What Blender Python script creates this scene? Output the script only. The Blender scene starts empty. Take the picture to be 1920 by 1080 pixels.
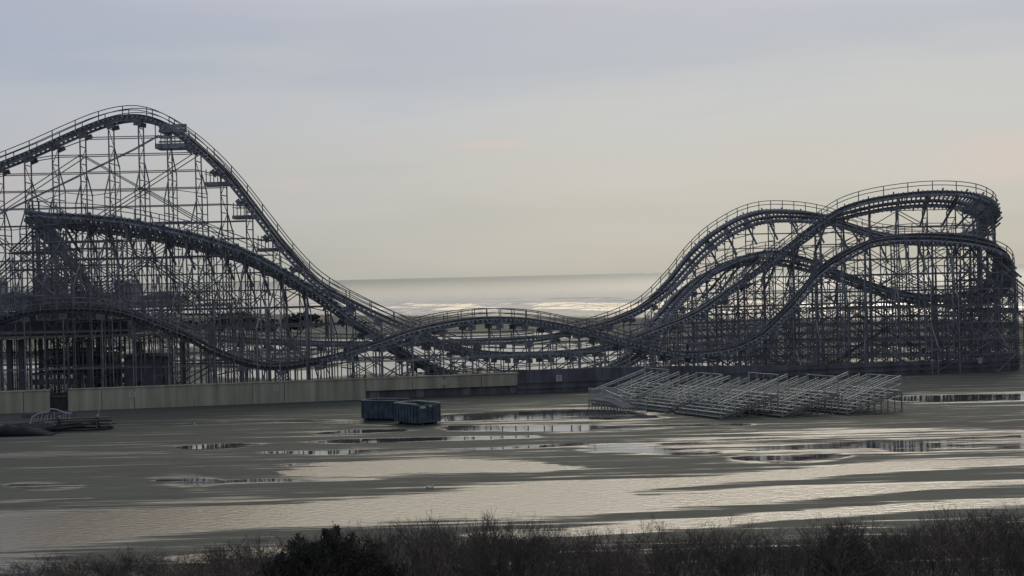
import bpy, math, random
import numpy as np
from mathutils import Vector, Matrix
random.seed(7)
rng = np.random.default_rng(7)
S = bpy.context.scene
COL = S.collection
R = math.radians

# ------------------------------------------------------------------ camera
F = 3000.0          # focal length in photo pixels (1920 wide)
EYE = 12.3
PITCH = math.atan(22.5 / F)
ROLL = -math.atan(0.0233)
cam_d = bpy.data.cameras.new('camera')
cam = bpy.data.objects.new('camera', cam_d)
COL.objects.link(cam)
cam_d.sensor_width = 36.0
cam_d.lens = 36.0 * F / 1920.0
cam_d.clip_start = 1.0
cam_d.clip_end = 200000.0
CM = Matrix.Rotation(R(90) - PITCH, 4, 'X') @ Matrix.Rotation(ROLL, 4, 'Z')
cam.matrix_world = Matrix.Translation((0, 0, EYE)) @ CM
S.camera = cam
M3 = CM.to_3x3()

def ray(px, py):
    return M3 @ Vector(((px - 960) / F, -(py - 540) / F, -1.0))

def P(px, py, Y):
    d = ray(px, py)
    d = d * (Y / d.y)
    return Vector((d.x, d.y, d.z + EYE))

def G(px, py, z=0.0):
    d = ray(px, py)
    d = d * ((z - EYE) / d.z)
    return Vector((d.x, d.y, z))

# ------------------------------------------------------------------ world and sun
W = bpy.data.worlds.new('World')
S.world = W
W.use_nodes = True
nt = W.node_tree
nt.nodes.clear()
N = nt.nodes.new
def link(a, b): nt.links.new(a, b)
SUN_EL, SUN_AZ = R(30), R(14)      # ahead of the camera and a little to the right, behind cloud
out = N('ShaderNodeOutputWorld')
sky = N('ShaderNodeTexSky'); sky.sky_type = 'NISHITA'; sky.sun_disc = False
sky.sun_elevation = SUN_EL; sky.sun_rotation = SUN_AZ
bg1 = N('ShaderNodeBackground'); bg1.inputs[1].default_value = 0.08
link(sky.outputs[0], bg1.inputs[0])
tc = N('ShaderNodeTexCoord')
sep = N('ShaderNodeSeparateXYZ'); link(tc.outputs['Generated'], sep.inputs[0])
ramp = N('ShaderNodeValToRGB')
cr = ramp.color_ramp
def stop(pos, c):
    e = cr.elements.new(pos); e.color = (c[0], c[1], c[2], 1)
cr.elements[0].position = 0.0; cr.elements[0].color = (0.440, 0.448, 0.400, 1)
cr.elements[1].position = 1.0; cr.elements[1].color = (0.50, 0.52, 0.58, 1)
stop(0.10, (0.490, 0.490, 0.450)); stop(0.22, (0.545, 0.535, 0.500)); stop(0.36, (0.545, 0.553, 0.550))
stop(0.455, (0.47, 0.495, 0.535)); stop(0.52, (0.475, 0.50, 0.55)); stop(0.62, (0.54, 0.555, 0.60))
# elevation with wavy cloud layers
mp = N('ShaderNodeMapping'); mp.inputs['Scale'].default_value = (2.2, 2.2, 16.0)
link(tc.outputs['Generated'], mp.inputs[0])
nz = N('ShaderNodeTexNoise'); nz.inputs['Scale'].default_value = 2.2; nz.inputs['Detail'].default_value = 4.0
nz.inputs['Roughness'].default_value = 0.45
link(mp.outputs[0], nz.inputs['Vector'])
ma = N('ShaderNodeMath'); ma.operation = 'MULTIPLY_ADD'; ma.inputs[1].default_value = 0.085; ma.inputs[2].default_value = -0.043
link(nz.outputs[0], ma.inputs[0])
mz = N('ShaderNodeMath'); mz.operation = 'ADD'; link(sep.outputs[2], mz.inputs[0]); link(ma.outputs[0], mz.inputs[1])
ms = N('ShaderNodeMath'); ms.operation = 'MULTIPLY'; ms.inputs[1].default_value = 3.3; ms.use_clamp = True
link(mz.outputs[0], ms.inputs[0]); link(ms.outputs[0], ramp.inputs[0])
# faint pink warmth low in the sky, in patches
mp2 = N('ShaderNodeMapping'); mp2.inputs['Scale'].default_value = (5.0, 5.0, 26.0); mp2.inputs['Location'].default_value = (0.35, 0.2, 0.4)
link(tc.outputs['Generated'], mp2.inputs[0])
nz2 = N('ShaderNodeTexNoise'); nz2.inputs['Scale'].default_value = 1.6; nz2.inputs['Detail'].default_value = 2.0
link(mp2.outputs[0], nz2.inputs['Vector'])
mr2 = N('ShaderNodeMapRange'); mr2.inputs[1].default_value = 0.52; mr2.inputs[2].default_value = 0.78; mr2.inputs[4].default_value = 0.15
link(nz2.outputs[0], mr2.inputs[0])
mixp = N('ShaderNodeMix'); mixp.data_type = 'RGBA'; mixp.inputs[7].default_value = (0.62, 0.50, 0.46, 1)
link(mr2.outputs[0], mixp.inputs[0]); link(ramp.outputs[0], mixp.inputs[6])
pk = mixp.outputs[2]
for x0, z0, wx, wz, am in ((-0.012, 0.082, 0.020, 0.0022, 0.55), (0.300, 0.064, 0.032, 0.012, 0.45), (-0.135, 0.058, 0.02, 0.006, 0.22), (-0.302, 0.062, 0.012, 0.012, 0.35)):
    vs = N('ShaderNodeVectorMath'); vs.operation = 'SUBTRACT'; vs.inputs[1].default_value = (x0, 0, z0); link(tc.outputs['Generated'], vs.inputs[0])
    vm = N('ShaderNodeVectorMath'); vm.operation = 'MULTIPLY'; vm.inputs[1].default_value = (1 / wx, 0, 1 / wz); link(vs.outputs[0], vm.inputs[0])
    vl = N('ShaderNodeVectorMath'); vl.operation = 'LENGTH'; link(vm.outputs[0], vl.inputs[0])
    vr = N('ShaderNodeMapRange'); vr.interpolation_type = 'SMOOTHERSTEP'; vr.inputs[1].default_value = 0.1; vr.inputs[2].default_value = 2.2; vr.inputs[3].default_value = am; vr.inputs[4].default_value = 0.0
    link(vl.outputs['Value'], vr.inputs[0])
    mk = N('ShaderNodeMix'); mk.data_type = 'RGBA'; mk.inputs[7].default_value = (0.66, 0.53, 0.50, 1); link(vr.outputs[0], mk.inputs[0]); link(pk, mk.inputs[6]); pk = mk.outputs[2]
# dawn: the sky ahead (over the sea) is brighter than the sky behind
mr = N('ShaderNodeMapRange'); mr.interpolation_type = 'SMOOTHSTEP'
mr.inputs[1].default_value = -0.6; mr.inputs[2].default_value = 0.85; mr.inputs[3].default_value = 0.42; mr.inputs[4].default_value = 1.0
link(sep.outputs[1], mr.inputs[0])
# left of the view cooler and a little darker
mrx = N('ShaderNodeMapRange'); mrx.inputs[1].default_value = -0.38; mrx.inputs[2].default_value = 0.05
link(sep.outputs[0], mrx.inputs[0])
tint = N('ShaderNodeMix'); tint.data_type = 'RGBA'
tint.inputs[6].default_value = (0.83, 0.87, 0.99, 1); tint.inputs[7].default_value = (1, 1, 1, 1)
link(mrx.outputs[0], tint.inputs[0])
mul = N('ShaderNodeMix'); mul.data_type = 'RGBA'; mul.blend_type = 'MULTIPLY'; mul.inputs[0].default_value = 1.0
link(pk, mul.inputs[6]); link(tint.outputs[2], mul.inputs[7])
# cloud glow of the hidden sun, added above the frame to brighten the pools
gd = N('ShaderNodeVectorMath'); gd.operation = 'DOT_PRODUCT'
gd.inputs[1].default_value = (math.sin(R(5)) * math.cos(R(24)), math.cos(R(5)) * math.cos(R(24)), math.sin(R(24)))
link(tc.outputs['Generated'], gd.inputs[0])
gm = N('ShaderNodeMapRange'); gm.interpolation_type = 'SMOOTHSTEP'; gm.inputs[1].default_value = 0.905; gm.inputs[2].default_value = 0.99; link(gd.outputs['Value'], gm.inputs[0])
ge = N('ShaderNodeMapRange'); ge.interpolation_type = 'SMOOTHSTEP'; ge.inputs[1].default_value = 0.165; ge.inputs[2].default_value = 0.30; link(sep.outputs[2], ge.inputs[0])
gg = N('ShaderNodeMath'); gg.operation = 'MULTIPLY'; link(gm.outputs[0], gg.inputs[0]); link(ge.outputs[0], gg.inputs[1])
glow = N('ShaderNodeMix'); glow.data_type = 'RGBA'; glow.blend_type = 'ADD'; glow.inputs[7].default_value = (2.25, 1.88, 1.22, 1)
link(gg.outputs[0], glow.inputs[0]); link(mul.outputs[2], glow.inputs[6])
bg2 = N('ShaderNodeBackground'); link(glow.outputs[2], bg2.inputs[0]); link(mr.outputs[0], bg2.inputs[1])
mixs = N('ShaderNodeMixShader'); mixs.inputs[0].default_value = 0.94
link(bg1.outputs[0], mixs.inputs[1]); link(bg2.outputs[0], mixs.inputs[2])
link(mixs.outputs[0], out.inputs[0])

sun_d = bpy.data.lights.new('sun', 'SUN'); sun_d.energy = 0.55; sun_d.angle = R(18); sun_d.color = (1.0, 0.93, 0.82)
sun = bpy.data.objects.new('sun', sun_d); COL.objects.link(sun)
sd = Vector((math.sin(SUN_AZ) * math.cos(SUN_EL), math.cos(SUN_AZ) * math.cos(SUN_EL), math.sin(SUN_EL)))
sun.rotation_euler = sd.to_track_quat('Z', 'Y').to_euler()
sun.location = (0, 0, 80)
S.view_settings.view_transform = 'Standard'
S.view_settings.look = 'None'
S.view_settings.exposure = 0.0
S.view_settings.gamma = 1.0
S.cycles.max_bounces = 5
S.cycles.use_denoising = True

# ------------------------------------------------------------------ helpers
class MB:
    def __init__(s):
        s.v = []; s.f = []
    def hexa(s, c):
        n = len(s.v); s.v.extend(c)
        for q in ((0, 3, 2, 1), (4, 5, 6, 7), (0, 1, 5, 4), (1, 2, 6, 5), (2, 3, 7, 6), (3, 0, 4, 7)):
            s.f.append(tuple(n + i for i in q))
    def beam(s, a, b, w, h=None, up=None):
        h = w if h is None else h
        d = b - a
        L = d.length
        if L < 1e-5: return
        d = d / L
        u = up if up is not None else (Vector((0, 0, 1)) if abs(d.z) < 0.9 else Vector((0, 1, 0)))
        x = d.cross(u)
        if x.length < 1e-6: x = d.cross(Vector((1, 0, 0)))
        x.normalize(); y = x.cross(d)
        x = x * (w / 2); y = y * (h / 2)
        s.hexa([a - x - y, a + x - y, a + x + y, a - x + y, b - x - y, b + x - y, b + x + y, b - x + y])
    def box(s, x0, x1, y0, y1, z0, z1):
        s.hexa([Vector(p) for p in ((x0, y0, z0), (x1, y0, z0), (x1, y1, z0), (x0, y1, z0), (x0, y0, z1), (x1, y0, z1), (x1, y1, z1), (x0, y1, z1))])
    def tube(s, a, b, r0, r1, k=3):
        d = (b - a)
        if d.length < 1e-6: return
        d.normalize()
        x = d.cross(Vector((0.3, 0.2, 1)));  x.normalize(); y = d.cross(x)
        n = len(s.v)
        for c, r in ((a, r0), (b, r1)):
            for i in range(k):
                t = 2 * math.pi * i / k
                s.v.append(c + x * (r * math.cos(t)) + y * (r * math.sin(t)))
        for i in range(k):
            j = (i + 1) % k
            s.f.append((n + i, n + j, n + k + j, n + k + i))
        if k > 4:
            s.f.append(tuple(n + i for i in reversed(range(k)))); s.f.append(tuple(n + k + i for i in range(k)))
    def strip(s, secs):
        # closed loops joined in sequence (all the same count), capped
        k = len(secs[0]); n = len(s.v)
        for c in secs: s.v.extend(c)
        for i in range(len(secs) - 1):
            for j in range(k):
                a = n + i * k + j; b = n + i * k + (j + 1) % k
                s.f.append((a, b, b + k, a + k))
        s.f.append(tuple(n + j for j in reversed(range(k))))
        m = n + (len(secs) - 1) * k
        s.f.append(tuple(m + j for j in range(k)))
    def build(s, name, mat, parent=None, smooth=False):
        me = bpy.data.meshes.new(name)
        me.from_pydata([tuple(p) for p in s.v], [], s.f)
        me.update()
        if smooth:
            me.polygons.foreach_set('use_smooth', [True] * len(me.polygons))
        me.materials.append(mat)
        o = bpy.data.objects.new(name, me); COL.objects.link(o)
        if parent is not None:
            o.parent = parent
        return o

def local(mb, origin):
    o = Vector(origin)
    mb.v = [p - o for p in mb.v]
    return mb

def thing(name, label, cat, loc=(0, 0, 0), rz=0.0, group=None):
    o = bpy.data.objects.new(name, None); COL.objects.link(o)
    o.location = loc; o.rotation_euler = (0, 0, rz)
    o.empty_display_size = 0.5
    o['label'] = label; o['category'] = cat
    if group: o['group'] = group
    return o
def tag(o, label, cat, group=None):
    o['label'] = label; o['category'] = cat
    if group: o['group'] = group
    return o
def struct(o, kind='structure'):
    o['kind'] = kind; return o

def mat(name, base, rough=0.8, var=0.25, scale=1.0, spec=0.3, metal=0.0, stretch=(1, 1, 1), var2=None, rnd=None):
    m = bpy.data.materials.new(name); m.use_nodes = True
    t = m.node_tree; b = t.nodes['Principled BSDF']
    b.inputs['Roughness'].default_value = rough
    b.inputs['Specular IOR Level'].default_value = spec
    b.inputs['Metallic'].default_value = metal
    tcn = t.nodes.new('ShaderNodeTexCoord'); mpn = t.nodes.new('ShaderNodeMapping')
    mpn.inputs['Scale'].default_value = stretch
    t.links.new(tcn.outputs['Object'], mpn.inputs[0])
    n1 = t.nodes.new('ShaderNodeTexNoise'); n1.inputs['Scale'].default_value = scale; n1.inputs['Detail'].default_value = 6
    t.links.new(mpn.outputs[0], n1.inputs['Vector'])
    rp = t.nodes.new('ShaderNodeValToRGB')
    lo = [max(0, c * (1 - var)) for c in base]; hi = [c * (1 + var) for c in base]
    if var2: lo = var2
    rp.color_ramp.elements[0].position = 0.32; rp.color_ramp.elements[0].color = (*lo, 1)
    rp.color_ramp.elements[1].position = 0.68; rp.color_ramp.elements[1].color = (*hi, 1)
    t.links.new(n1.outputs[0], rp.inputs[0])
    if rnd:
        oi = t.nodes.new('ShaderNodeObjectInfo'); rm = t.nodes.new('ShaderNodeMix'); rm.data_type = 'RGBA'; rm.blend_type = 'MULTIPLY'; rm.inputs[0].default_value = 1.0
        r3 = t.nodes.new('ShaderNodeValToRGB'); r3.color_ramp.elements[0].color = (*rnd[0], 1); r3.color_ramp.elements[1].color = (*rnd[1], 1)
        t.links.new(oi.outputs['Random'], r3.inputs[0]); t.links.new(rp.outputs[0], rm.inputs[6]); t.links.new(r3.outputs[0], rm.inputs[7]); t.links.new(rm.outputs[2], b.inputs['Base Color'])
    else: t.links.new(rp.outputs[0], b.inputs['Base Color'])
    return m

M_TIMBER = mat('weathered_timber', (0.25, 0.272, 0.31), 0.85, 0.4, 0.9, 0.2, rnd=((0.78, 0.76, 0.74), (1.2, 1.2, 1.22)))
M_RAIL = mat('dark_track_timber', (0.35, 0.39, 0.455), 0.85, 0.5, 2.2, 0.15)
M_RUN = mat('dark_rail_and_tie', (0.125, 0.14, 0.165), 0.7, 0.4, 1.5, 0.3)
M_CONC = mat('stained_concrete', (0.50, 0.50, 0.42), 0.9, 0.26, 1.3, 0.2, stretch=(1, 1, 0.10), rnd=((0.88, 0.88, 0.88), (1.08, 1.07, 1.04)))
M_DARKWOOD = mat('dark_plank_wood', (0.16, 0.17, 0.205), 0.9, 0.3, 0.8, 0.15, stretch=(1, 1, 0.3))
M_STEELDK = mat('dark_steel', (0.05, 0.056, 0.068), 0.6, 0.25, 1.0, 0.4)
M_BIN = mat('blue_container_paint', (0.085, 0.122, 0.160), 0.65, 0.35, 1.5, 0.35)
M_ALU = mat('dull_aluminium', (0.40, 0.45, 0.46), 0.55, 0.15, 2.0, 0.4, 0.2)
M_SEAT = mat('dull_seat_plank', (0.29, 0.33, 0.34), 0.6, 0.25, 3.0, 0.35, 0.15)
M_ALUDK = mat('grey_galvanised_steel', (0.22, 0.25, 0.26), 0.65, 0.2, 2.0, 0.3, 0.1)
M_WHITE = mat('white_board', (0.66, 0.66, 0.64), 0.7, 0.06, 3.0, 0.3)
M_GREY = mat('grey_print', (0.25, 0.22, 0.25), 0.7, 0.1, 3.0, 0.3)
M_TWIG = mat('bare_twig_bark', (0.130, 0.120, 0.116), 0.95, 0.35, 2.0, 0.1, rnd=((0.7, 0.68, 0.72), (1.45, 1.36, 1.26)))
M_LEAF = mat('dark_evergreen_leaf', (0.046, 0.050, 0.042), 0.8, 0.35, 1.2, 0.2)
M_FARLEAF = mat('distant_foliage', (0.05, 0.058, 0.055), 0.9, 0.3, 0.4, 0.1)
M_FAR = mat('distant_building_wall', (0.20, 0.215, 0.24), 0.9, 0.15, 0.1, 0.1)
M_PLANK = mat('stacked_lumber', (0.12, 0.122, 0.13), 0.85, 0.5, 1.2, 0.2, stretch=(0.3, 2, 2))
M_TARP = mat('dark_tarpaulin', (0.030, 0.031, 0.038), 0.9, 0.35, 1.2, 0.15)
M_PALE = mat('pale_bent_pipe', (0.52, 0.54, 0.58), 0.5, 0.15, 2.0, 0.4)
M_GRASS = mat('yellowed_grass', (0.22, 0.21, 0.10), 0.9, 0.3, 2.0, 0.1)
M_ROOF = mat('dark_station_roof', (0.080, 0.090, 0.108), 0.85, 0.25, 0.5, 0.2)
M_BROWN = mat('brown_panel', (0.20, 0.13, 0.10), 0.85, 0.2, 0.8, 0.2)

# ------------------------------------------------------------------ ground: wet sand with pools
# pools: (list of (px, py_centre, half_height), strength) read off the photograph, put on the ground plane
POOLS = [
 ([(-80,1002,38),(100,995,37),(250,983,30),(400,971,27),(550,964,25),(700,957,26),(800,951,27),(900,946,33),(1000,940,34),(1100,933,30),(1140,931,18),(1180,931,5)],1.0),
 ([(1000,918,10),(1080,914,11),(1160,910,10),(1260,905,10),(1360,898,8),(1460,892,10),(1610,878,12),(1710,873,10),(1800,869,8),(1900,866,6),(2000,864,6)],1.0),
 ([(1000,950,24),(1080,951,18),(1160,946,15),(1310,938,14),(1460,928,15),(1560,922,12),(1660,916,10),(1760,910,6),(1900,905,4),(1980,903,4)],1.0),
 ([(1060,1000,8),(1200,988,9),(1290,982,8),(1420,972,9),(1500,965,9),(1600,957,10),(1700,951,9),(1800,945,7),(1930,940,7)],1.0),
 ([(540,886,5),(600,884,10),(700,878,15),(800,873,15),(900,873,13),(960,875,12),(1010,876,10),(1050,877,4),(1085,876,1)],1.0),
 ([(270,897,1),(300,900,7),(340,902,13),(370,902,16),(395,903,9),(430,903,3)],0.62),
 ([(8,911,1),(30,911,6),(60,912,8),(110,913,7),(150,912,3)],0.6),
 ([(420,903,3),(480,901,4),(560,900,4),(640,899,3),(700,898,2)],0.75),
 ([(310,841,1),(350,839,4),(400,837,6),(440,836,6),(480,833,2)],0.62),
 ([(590,829,2),(650,827,5),(720,826,5),(800,823,4),(900,821,3),(1000,818,3)],0.72),
 ([(540,872,3),(580,871,5),(640,869,4),(690,866,2)],0.62),
 ([(500,848,2),(600,849,4),(700,848,5),(800,846,4),(900,842,3),(1000,838,3),(1100,832,3)],0.78),
 ([(830,784,10),(900,781,12),(1000,778,13),(1080,776,13),(1150,778,12),(1200,780,8),(1240,783,2)],0.66),
 ([(840,802,6),(950,804,7),(1060,804,8),(1160,802,6),(1300,798,4),(1400,796,3)],0.66),
 ([(1680,748,5),(1720,747,9),(1800,746,9),(1880,745,8),(1950,744,8)],0.72),
 ([(1240,840,14),(1330,836,18),(1450,830,22),(1560,826,24),(1700,824,24),(1840,818,22),(1960,814,20)],0.50),
 ([(1380,858,7),(1450,862,12),(1520,860,12),(1580,855,6)],0.58),
 ([(1640,830,16),(1680,836,17),(1730,838,16),(1800,838,10),(1930,836,9)],0.58),
 ([(1100,842,8),(1180,840,12),(1250,846,10),(1340,850,6)],0.60),
 ([(-40,943,2),(60,938,3),(160,934,2)],0.60),
 ([(330,957,2),(420,955,4),(520,951,4),(600,948,2)],0.68),
 ([(-40,856,5),(80,852,5),(200,850,4),(300,850,2)],0.48),
 ([(-40,799,5),(40,797,5),(90,797,2)],0.50),
 ([(330,797,2),(420,791,4),(520,788,3),(650,792,4),(700,794,5),(760,797,3)],0.58),
 ([(600,813,3),(680,808,5),(760,806,3)],0.60),
 ([(40,1062,14),(-60,1066,16),(140,1060,6)],0.9),
 ([(330,1048,6),(420,1042,8),(500,1036,8),(560,1032,5)],0.95),
 ([(880,1002,6),(960,1002,9),(1040,1002,8)],0.6),
 # beyond the coaster
 ([(600,672,10),(680,668,14),(780,664,22),(900,668,26),(1000,672,26),(1100,668,26),(1200,676,22),(1300,684,16),(1400,690,14)],1.0),
 ([(560,642,4),(640,642,5),(720,640,4)],0.95),
 ([(700,634,4),(850,634,5),(950,633,6),(1020,630,6),(1080,628,5)],0.95),
 ([(420,655,4),(500,652,4),(600,652,5)],0.85),
 ([(-40,660,10),(60,658,10),(180,655,8),(300,650,5),(420,645,3)],0.66),
 ([(420,700,8),(560,704,8),(700,690,10),(820,690,10)],0.85),
 ([(-40,690,8),(100,688,10),(260,680,10),(400,676,7)],0.75),
 ([(1250,648,2),(1400,640,3),(1560,640,2),(1700,656,4),(1800,660,4),(1850,658,2)],0.7),
 ([(1600,676,5),(1700,674,5),(1830,672,4)],0.8),
]
def shore_d(X, Y):      # metres past the shoreline (positive = sea)
    return (Y - (500 - 1.25 * X)) / math.sqrt(1 + 1.25 ** 2)

def build_ground():
    xs = np.concatenate([np.array([-2500, -1200, -600, -300, -180, -110]), np.arange(-75, 90.01, 0.75), np.array([120, 180, 300, 600, 1200, 2500])])
    ys = [-300, -100, 0, 30, 45]
    y = 55.0
    while y < 620:
        ys.append(y); y += max(0.22, 0.22 * (y / 75.0) ** 1.6)
    ys += [700, 900, 1400, 2400, 4200]
    ys = np.array(ys)
    XX, YY = np.meshgrid(xs, ys)
    d = (YY - (500 - 1.25 * XX)) / math.sqrt(1 + 1.25 ** 2)
    ZZ = np.where(d > 0, -0.03 * d, 0.0)
    ZZ = np.maximum(ZZ, -6.0)
    # project to photo pixels to look the pools up
    Minv = np.array(M3.transposed())
    rel = np.stack([XX, YY, np.zeros_like(XX) - EYE], -1) @ Minv.T
    zc = -rel[..., 2]; zc = np.where(zc < 1, 1e9, zc)
    U = 960 + F * rel[..., 0] / zc; V = 540 - F * rel[..., 1] / zc
    wet = np.zeros_like(XX); rip = np.zeros_like(XX)
    for pts, st in POOLS:
        a = np.array(pts, float)
        if a[0, 0] > a[-1, 0] or np.any(np.diff(a[:, 0]) < 0): a = a[np.argsort(a[:, 0])]
        c = np.interp(U, a[:, 0], a[:, 1]); h = np.interp(U, a[:, 0], a[:, 2])
        ex = np.maximum(0, np.maximum(a[0, 0] - U, U - a[-1, 0])) / 25.0
        q = np.abs(V - c) / np.maximum(h, 0.6)
        k = np.clip(1.5 - q * 1.0 - ex, 0, 1)     # 0.5 exactly on the drawn edge
        wet = np.maximum(wet, np.where(zc < 1e8, k * min(st, 0.88), 0))
        if st > 0.9: rip = np.maximum(rip, np.where(zc < 1e8, np.clip(2.4 - q - ex, 0, 1) * (1.0 if a[:, 1].min() > 750 else 0.45), 0))
    wet = np.where((d > -14) & (d < 4), np.maximum(wet, 0.30 + 0.3 * np.clip((d + 14) / 14, 0, 1)), wet)
    drk = np.clip((XX - 12) / 25, 0, 1) * np.clip((YY - 176 - 0.25 * XX) / 12, 0, 1) * np.clip((-d - 6) / 25, 0, 1)  # zone of darker sand towards the right, behind the coaster
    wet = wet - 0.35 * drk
    ny, nx = XX.shape
    me = bpy.data.meshes.new('beach')
    v = np.stack([XX, YY, ZZ], -1).reshape(-1, 3)
    i = np.arange(ny * nx).reshape(ny, nx)
    f = np.stack([i[:-1, :-1], i[:-1, 1:], i[1:, 1:], i[1:, :-1]], -1).reshape(-1, 4)
    me.from_pydata(v.tolist(), [], f.tolist()); me.update()
    at = me.attributes.new('wet', 'FLOAT', 'POINT'); at.data.foreach_set('value', wet.reshape(-1).astype(np.float32))
    at = me.attributes.new('dark_sand', 'FLOAT', 'POINT'); at.data.foreach_set('value', drk.reshape(-1).astype(np.float32))
    at = me.attributes.new('ripple', 'FLOAT', 'POINT'); at.data.foreach_set('value', rip.reshape(-1).astype(np.float32))
    o = bpy.data.objects.new('beach', me); COL.objects.link(o); struct(o)
    m = bpy.data.materials.new('wet_sand_and_pools'); m.use_nodes = True
    t = m.node_tree; t.nodes.clear(); n = t.nodes.new; L = t.links.new
    outm = n('ShaderNodeOutputMaterial')
    geo = n('ShaderNodeNewGeometry')
    atn = n('ShaderNodeAttribute'); atn.attribute_name = 'wet'
    def noise(sc, det, st, rough=0.55):
        mp = n('ShaderNodeMapping'); mp.inputs['Scale'].default_value = st
        mp.inputs['Rotation'].default_value = (0, 0, R(-9))
        L(geo.outputs['Position'], mp.inputs[0])
        q = n('ShaderNodeTexNoise'); q.inputs['Scale'].default_value = sc; q.inputs['Detail'].default_value = det
        q.inputs['Roughness'].default_value = rough
        L(mp.outputs[0], q.inputs['Vector']); return q.outputs[0]
    def math_(op, a, b=None, c=None, clamp=False):
        q = n('ShaderNodeMath'); q.operation = op; q.use_clamp = clamp
        for i_, x in enumerate((a, b, c)):
            if x is None: continue
            if isinstance(x, (int, float)): q.inputs[i_].default_value = x
            else: L(x, q.inputs[i_])
        return q.outputs[0]
    n1 = noise(0.16, 5, (0.22, 1, 1)); n2 = noise(0.7, 6, (0.14, 1, 1), 0.65); n2b = noise(2.4, 4, (0.2, 1, 1))
    nn = math_('ADD', math_('ADD', math_('MULTIPLY_ADD', n1, 0.75, -0.375), math_('MULTIPLY_ADD', n2, 0.85, -0.425)), math_('MULTIPLY_ADD', n2b, 0.35, -0.175))
    w = math_('ADD', atn.outputs['Fac'], nn)
    pool = n('ShaderNodeMapRange'); pool.interpolation_type = 'SMOOTHSTEP'
    pool.inputs[1].default_value = 0.47; pool.inputs[2].default_value = 0.62
    L(w, pool.inputs[0])
    damp = n('ShaderNodeMapRange'); damp.inputs[1].default_value = -0.15; damp.inputs[2].default_value = 0.5
    L(w, damp.inputs[0])
    # sand colour: broad bands + fine grain
    n3 = noise(0.05, 4, (0.35, 1, 1)); n4 = noise(2.5, 5, (0.5, 1, 1)); n5 = noise(0.6, 5, (0.10, 1, 1), 0.6)
    mixc = n('ShaderNodeMix'); mixc.data_type = 'RGBA'
    mixc.inputs[6].default_value = (0.076, 0.086, 0.077, 1); mixc.inputs[7].default_value = (0.112, 0.126, 0.110, 1)
    fac = math_('ADD', math_('MULTIPLY', n3, 0.55), math_('ADD', math_('MULTIPLY', n4, 0.22), math_('MULTIPLY', n5, 0.5)))
    mrf = n('ShaderNodeMapRange'); mrf.inputs[1].default_value = 0.42; mrf.inputs[2].default_value = 0.86
    L(fac, mrf.inputs[0]); L(mrf.outputs[0], mixc.inputs[0])
    dk = n('ShaderNodeMix'); dk.data_type = 'RGBA'; dk.blend_type = 'MULTIPLY'
    dk.inputs[7].default_value = (0.62, 0.63, 0.66, 1)
    L(damp.outputs[0], dk.inputs[0]); L(mixc.outputs[2], dk.inputs[6])
    apt = n('ShaderNodeAttribute'); apt.attribute_name = 'dark_sand'
    dark_mix = n('ShaderNodeMix'); dark_mix.data_type = 'RGBA'; dark_mix.inputs[7].default_value = (0.040, 0.044, 0.047, 1); L(math_('MULTIPLY', apt.outputs['Fac'], 0.9), dark_mix.inputs[0]); L(dk.outputs[2], dark_mix.inputs[6])
    sand = n('ShaderNodeBsdfPrincipled'); L(dark_mix.outputs[2], sand.inputs['Base Color'])
    n6 = noise(0.9, 6, (0.07, 1, 1), 0.68)
    rr = n('ShaderNodeMapRange'); rr.interpolation_type = 'SMOOTHSTEP'; rr.inputs[1].default_value = 0.57; rr.inputs[2].default_value = 0.75; rr.inputs[3].default_value = 0.85; rr.inputs[4].default_value = 0.28
    L(math_('ADD', n6, math_('MULTIPLY', damp.outputs[0], 0.17)), rr.inputs[0]); L(rr.outputs[0], sand.inputs['Roughness'])
    sp = n('ShaderNodeMapRange'); sp.inputs[1].default_value = 0.85; sp.inputs[2].default_value = 0.28; sp.inputs[3].default_value = 0.10; sp.inputs[4].default_value = 0.85; L(rr.outputs[0], sp.inputs[0]); L(sp.outputs[0], sand.inputs['Specular IOR Level'])
    bs = n('ShaderNodeBump'); bs.inputs['Strength'].default_value = 0.5; bs.inputs['Distance'].default_value = 0.10
    L(n4, bs.inputs['Height']); L(bs.outputs[0], sand.inputs['Normal'])
    wat = n('ShaderNodeBsdfPrincipled')
    wat.inputs['Base Color'].default_value = (0.15, 0.125, 0.078, 1)
    wat.inputs['IOR'].default_value = 1.5
    atr = n('ShaderNodeAttribute'); atr.attribute_name = 'ripple'
    wc = n('ShaderNodeMix'); wc.data_type = 'RGBA'; wc.inputs[6].default_value = (0.05, 0.046, 0.04, 1); wc.inputs[7].default_value = (0.155, 0.135, 0.092, 1); L(atr.outputs['Fac'], wc.inputs[0]); L(wc.outputs[2], wat.inputs['Base Color'])
    rro = n('ShaderNodeMapRange'); rro.inputs[3].default_value = 0.03; rro.inputs[4].default_value = 0.21; L(atr.outputs['Fac'], rro.inputs[0]); L(rro.outputs[0], wat.inputs['Roughness'])
    wn = noise(3.2, 4, (0.55, 1, 1)); bw = n('ShaderNodeBump'); bw.inputs['Distance'].default_value = 0.06
    rst = n('ShaderNodeMapRange'); rst.inputs[3].default_value = 0.03; rst.inputs[4].default_value = 0.85; L(atr.outputs['Fac'], rst.inputs[0]); L(rst.outputs[0], bw.inputs['Strength'])
    L(wn, bw.inputs['Height']); L(bw.outputs[0], wat.inputs['Normal'])
    mx = n('ShaderNodeMixShader'); L(pool.outputs[0], mx.inputs[0]); L(sand.outputs[0], mx.inputs[1]); L(wat.outputs[0], mx.inputs[2])
    L(mx.outputs[0], outm.inputs[0])
    me.materials.append(m)
build_ground()

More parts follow.
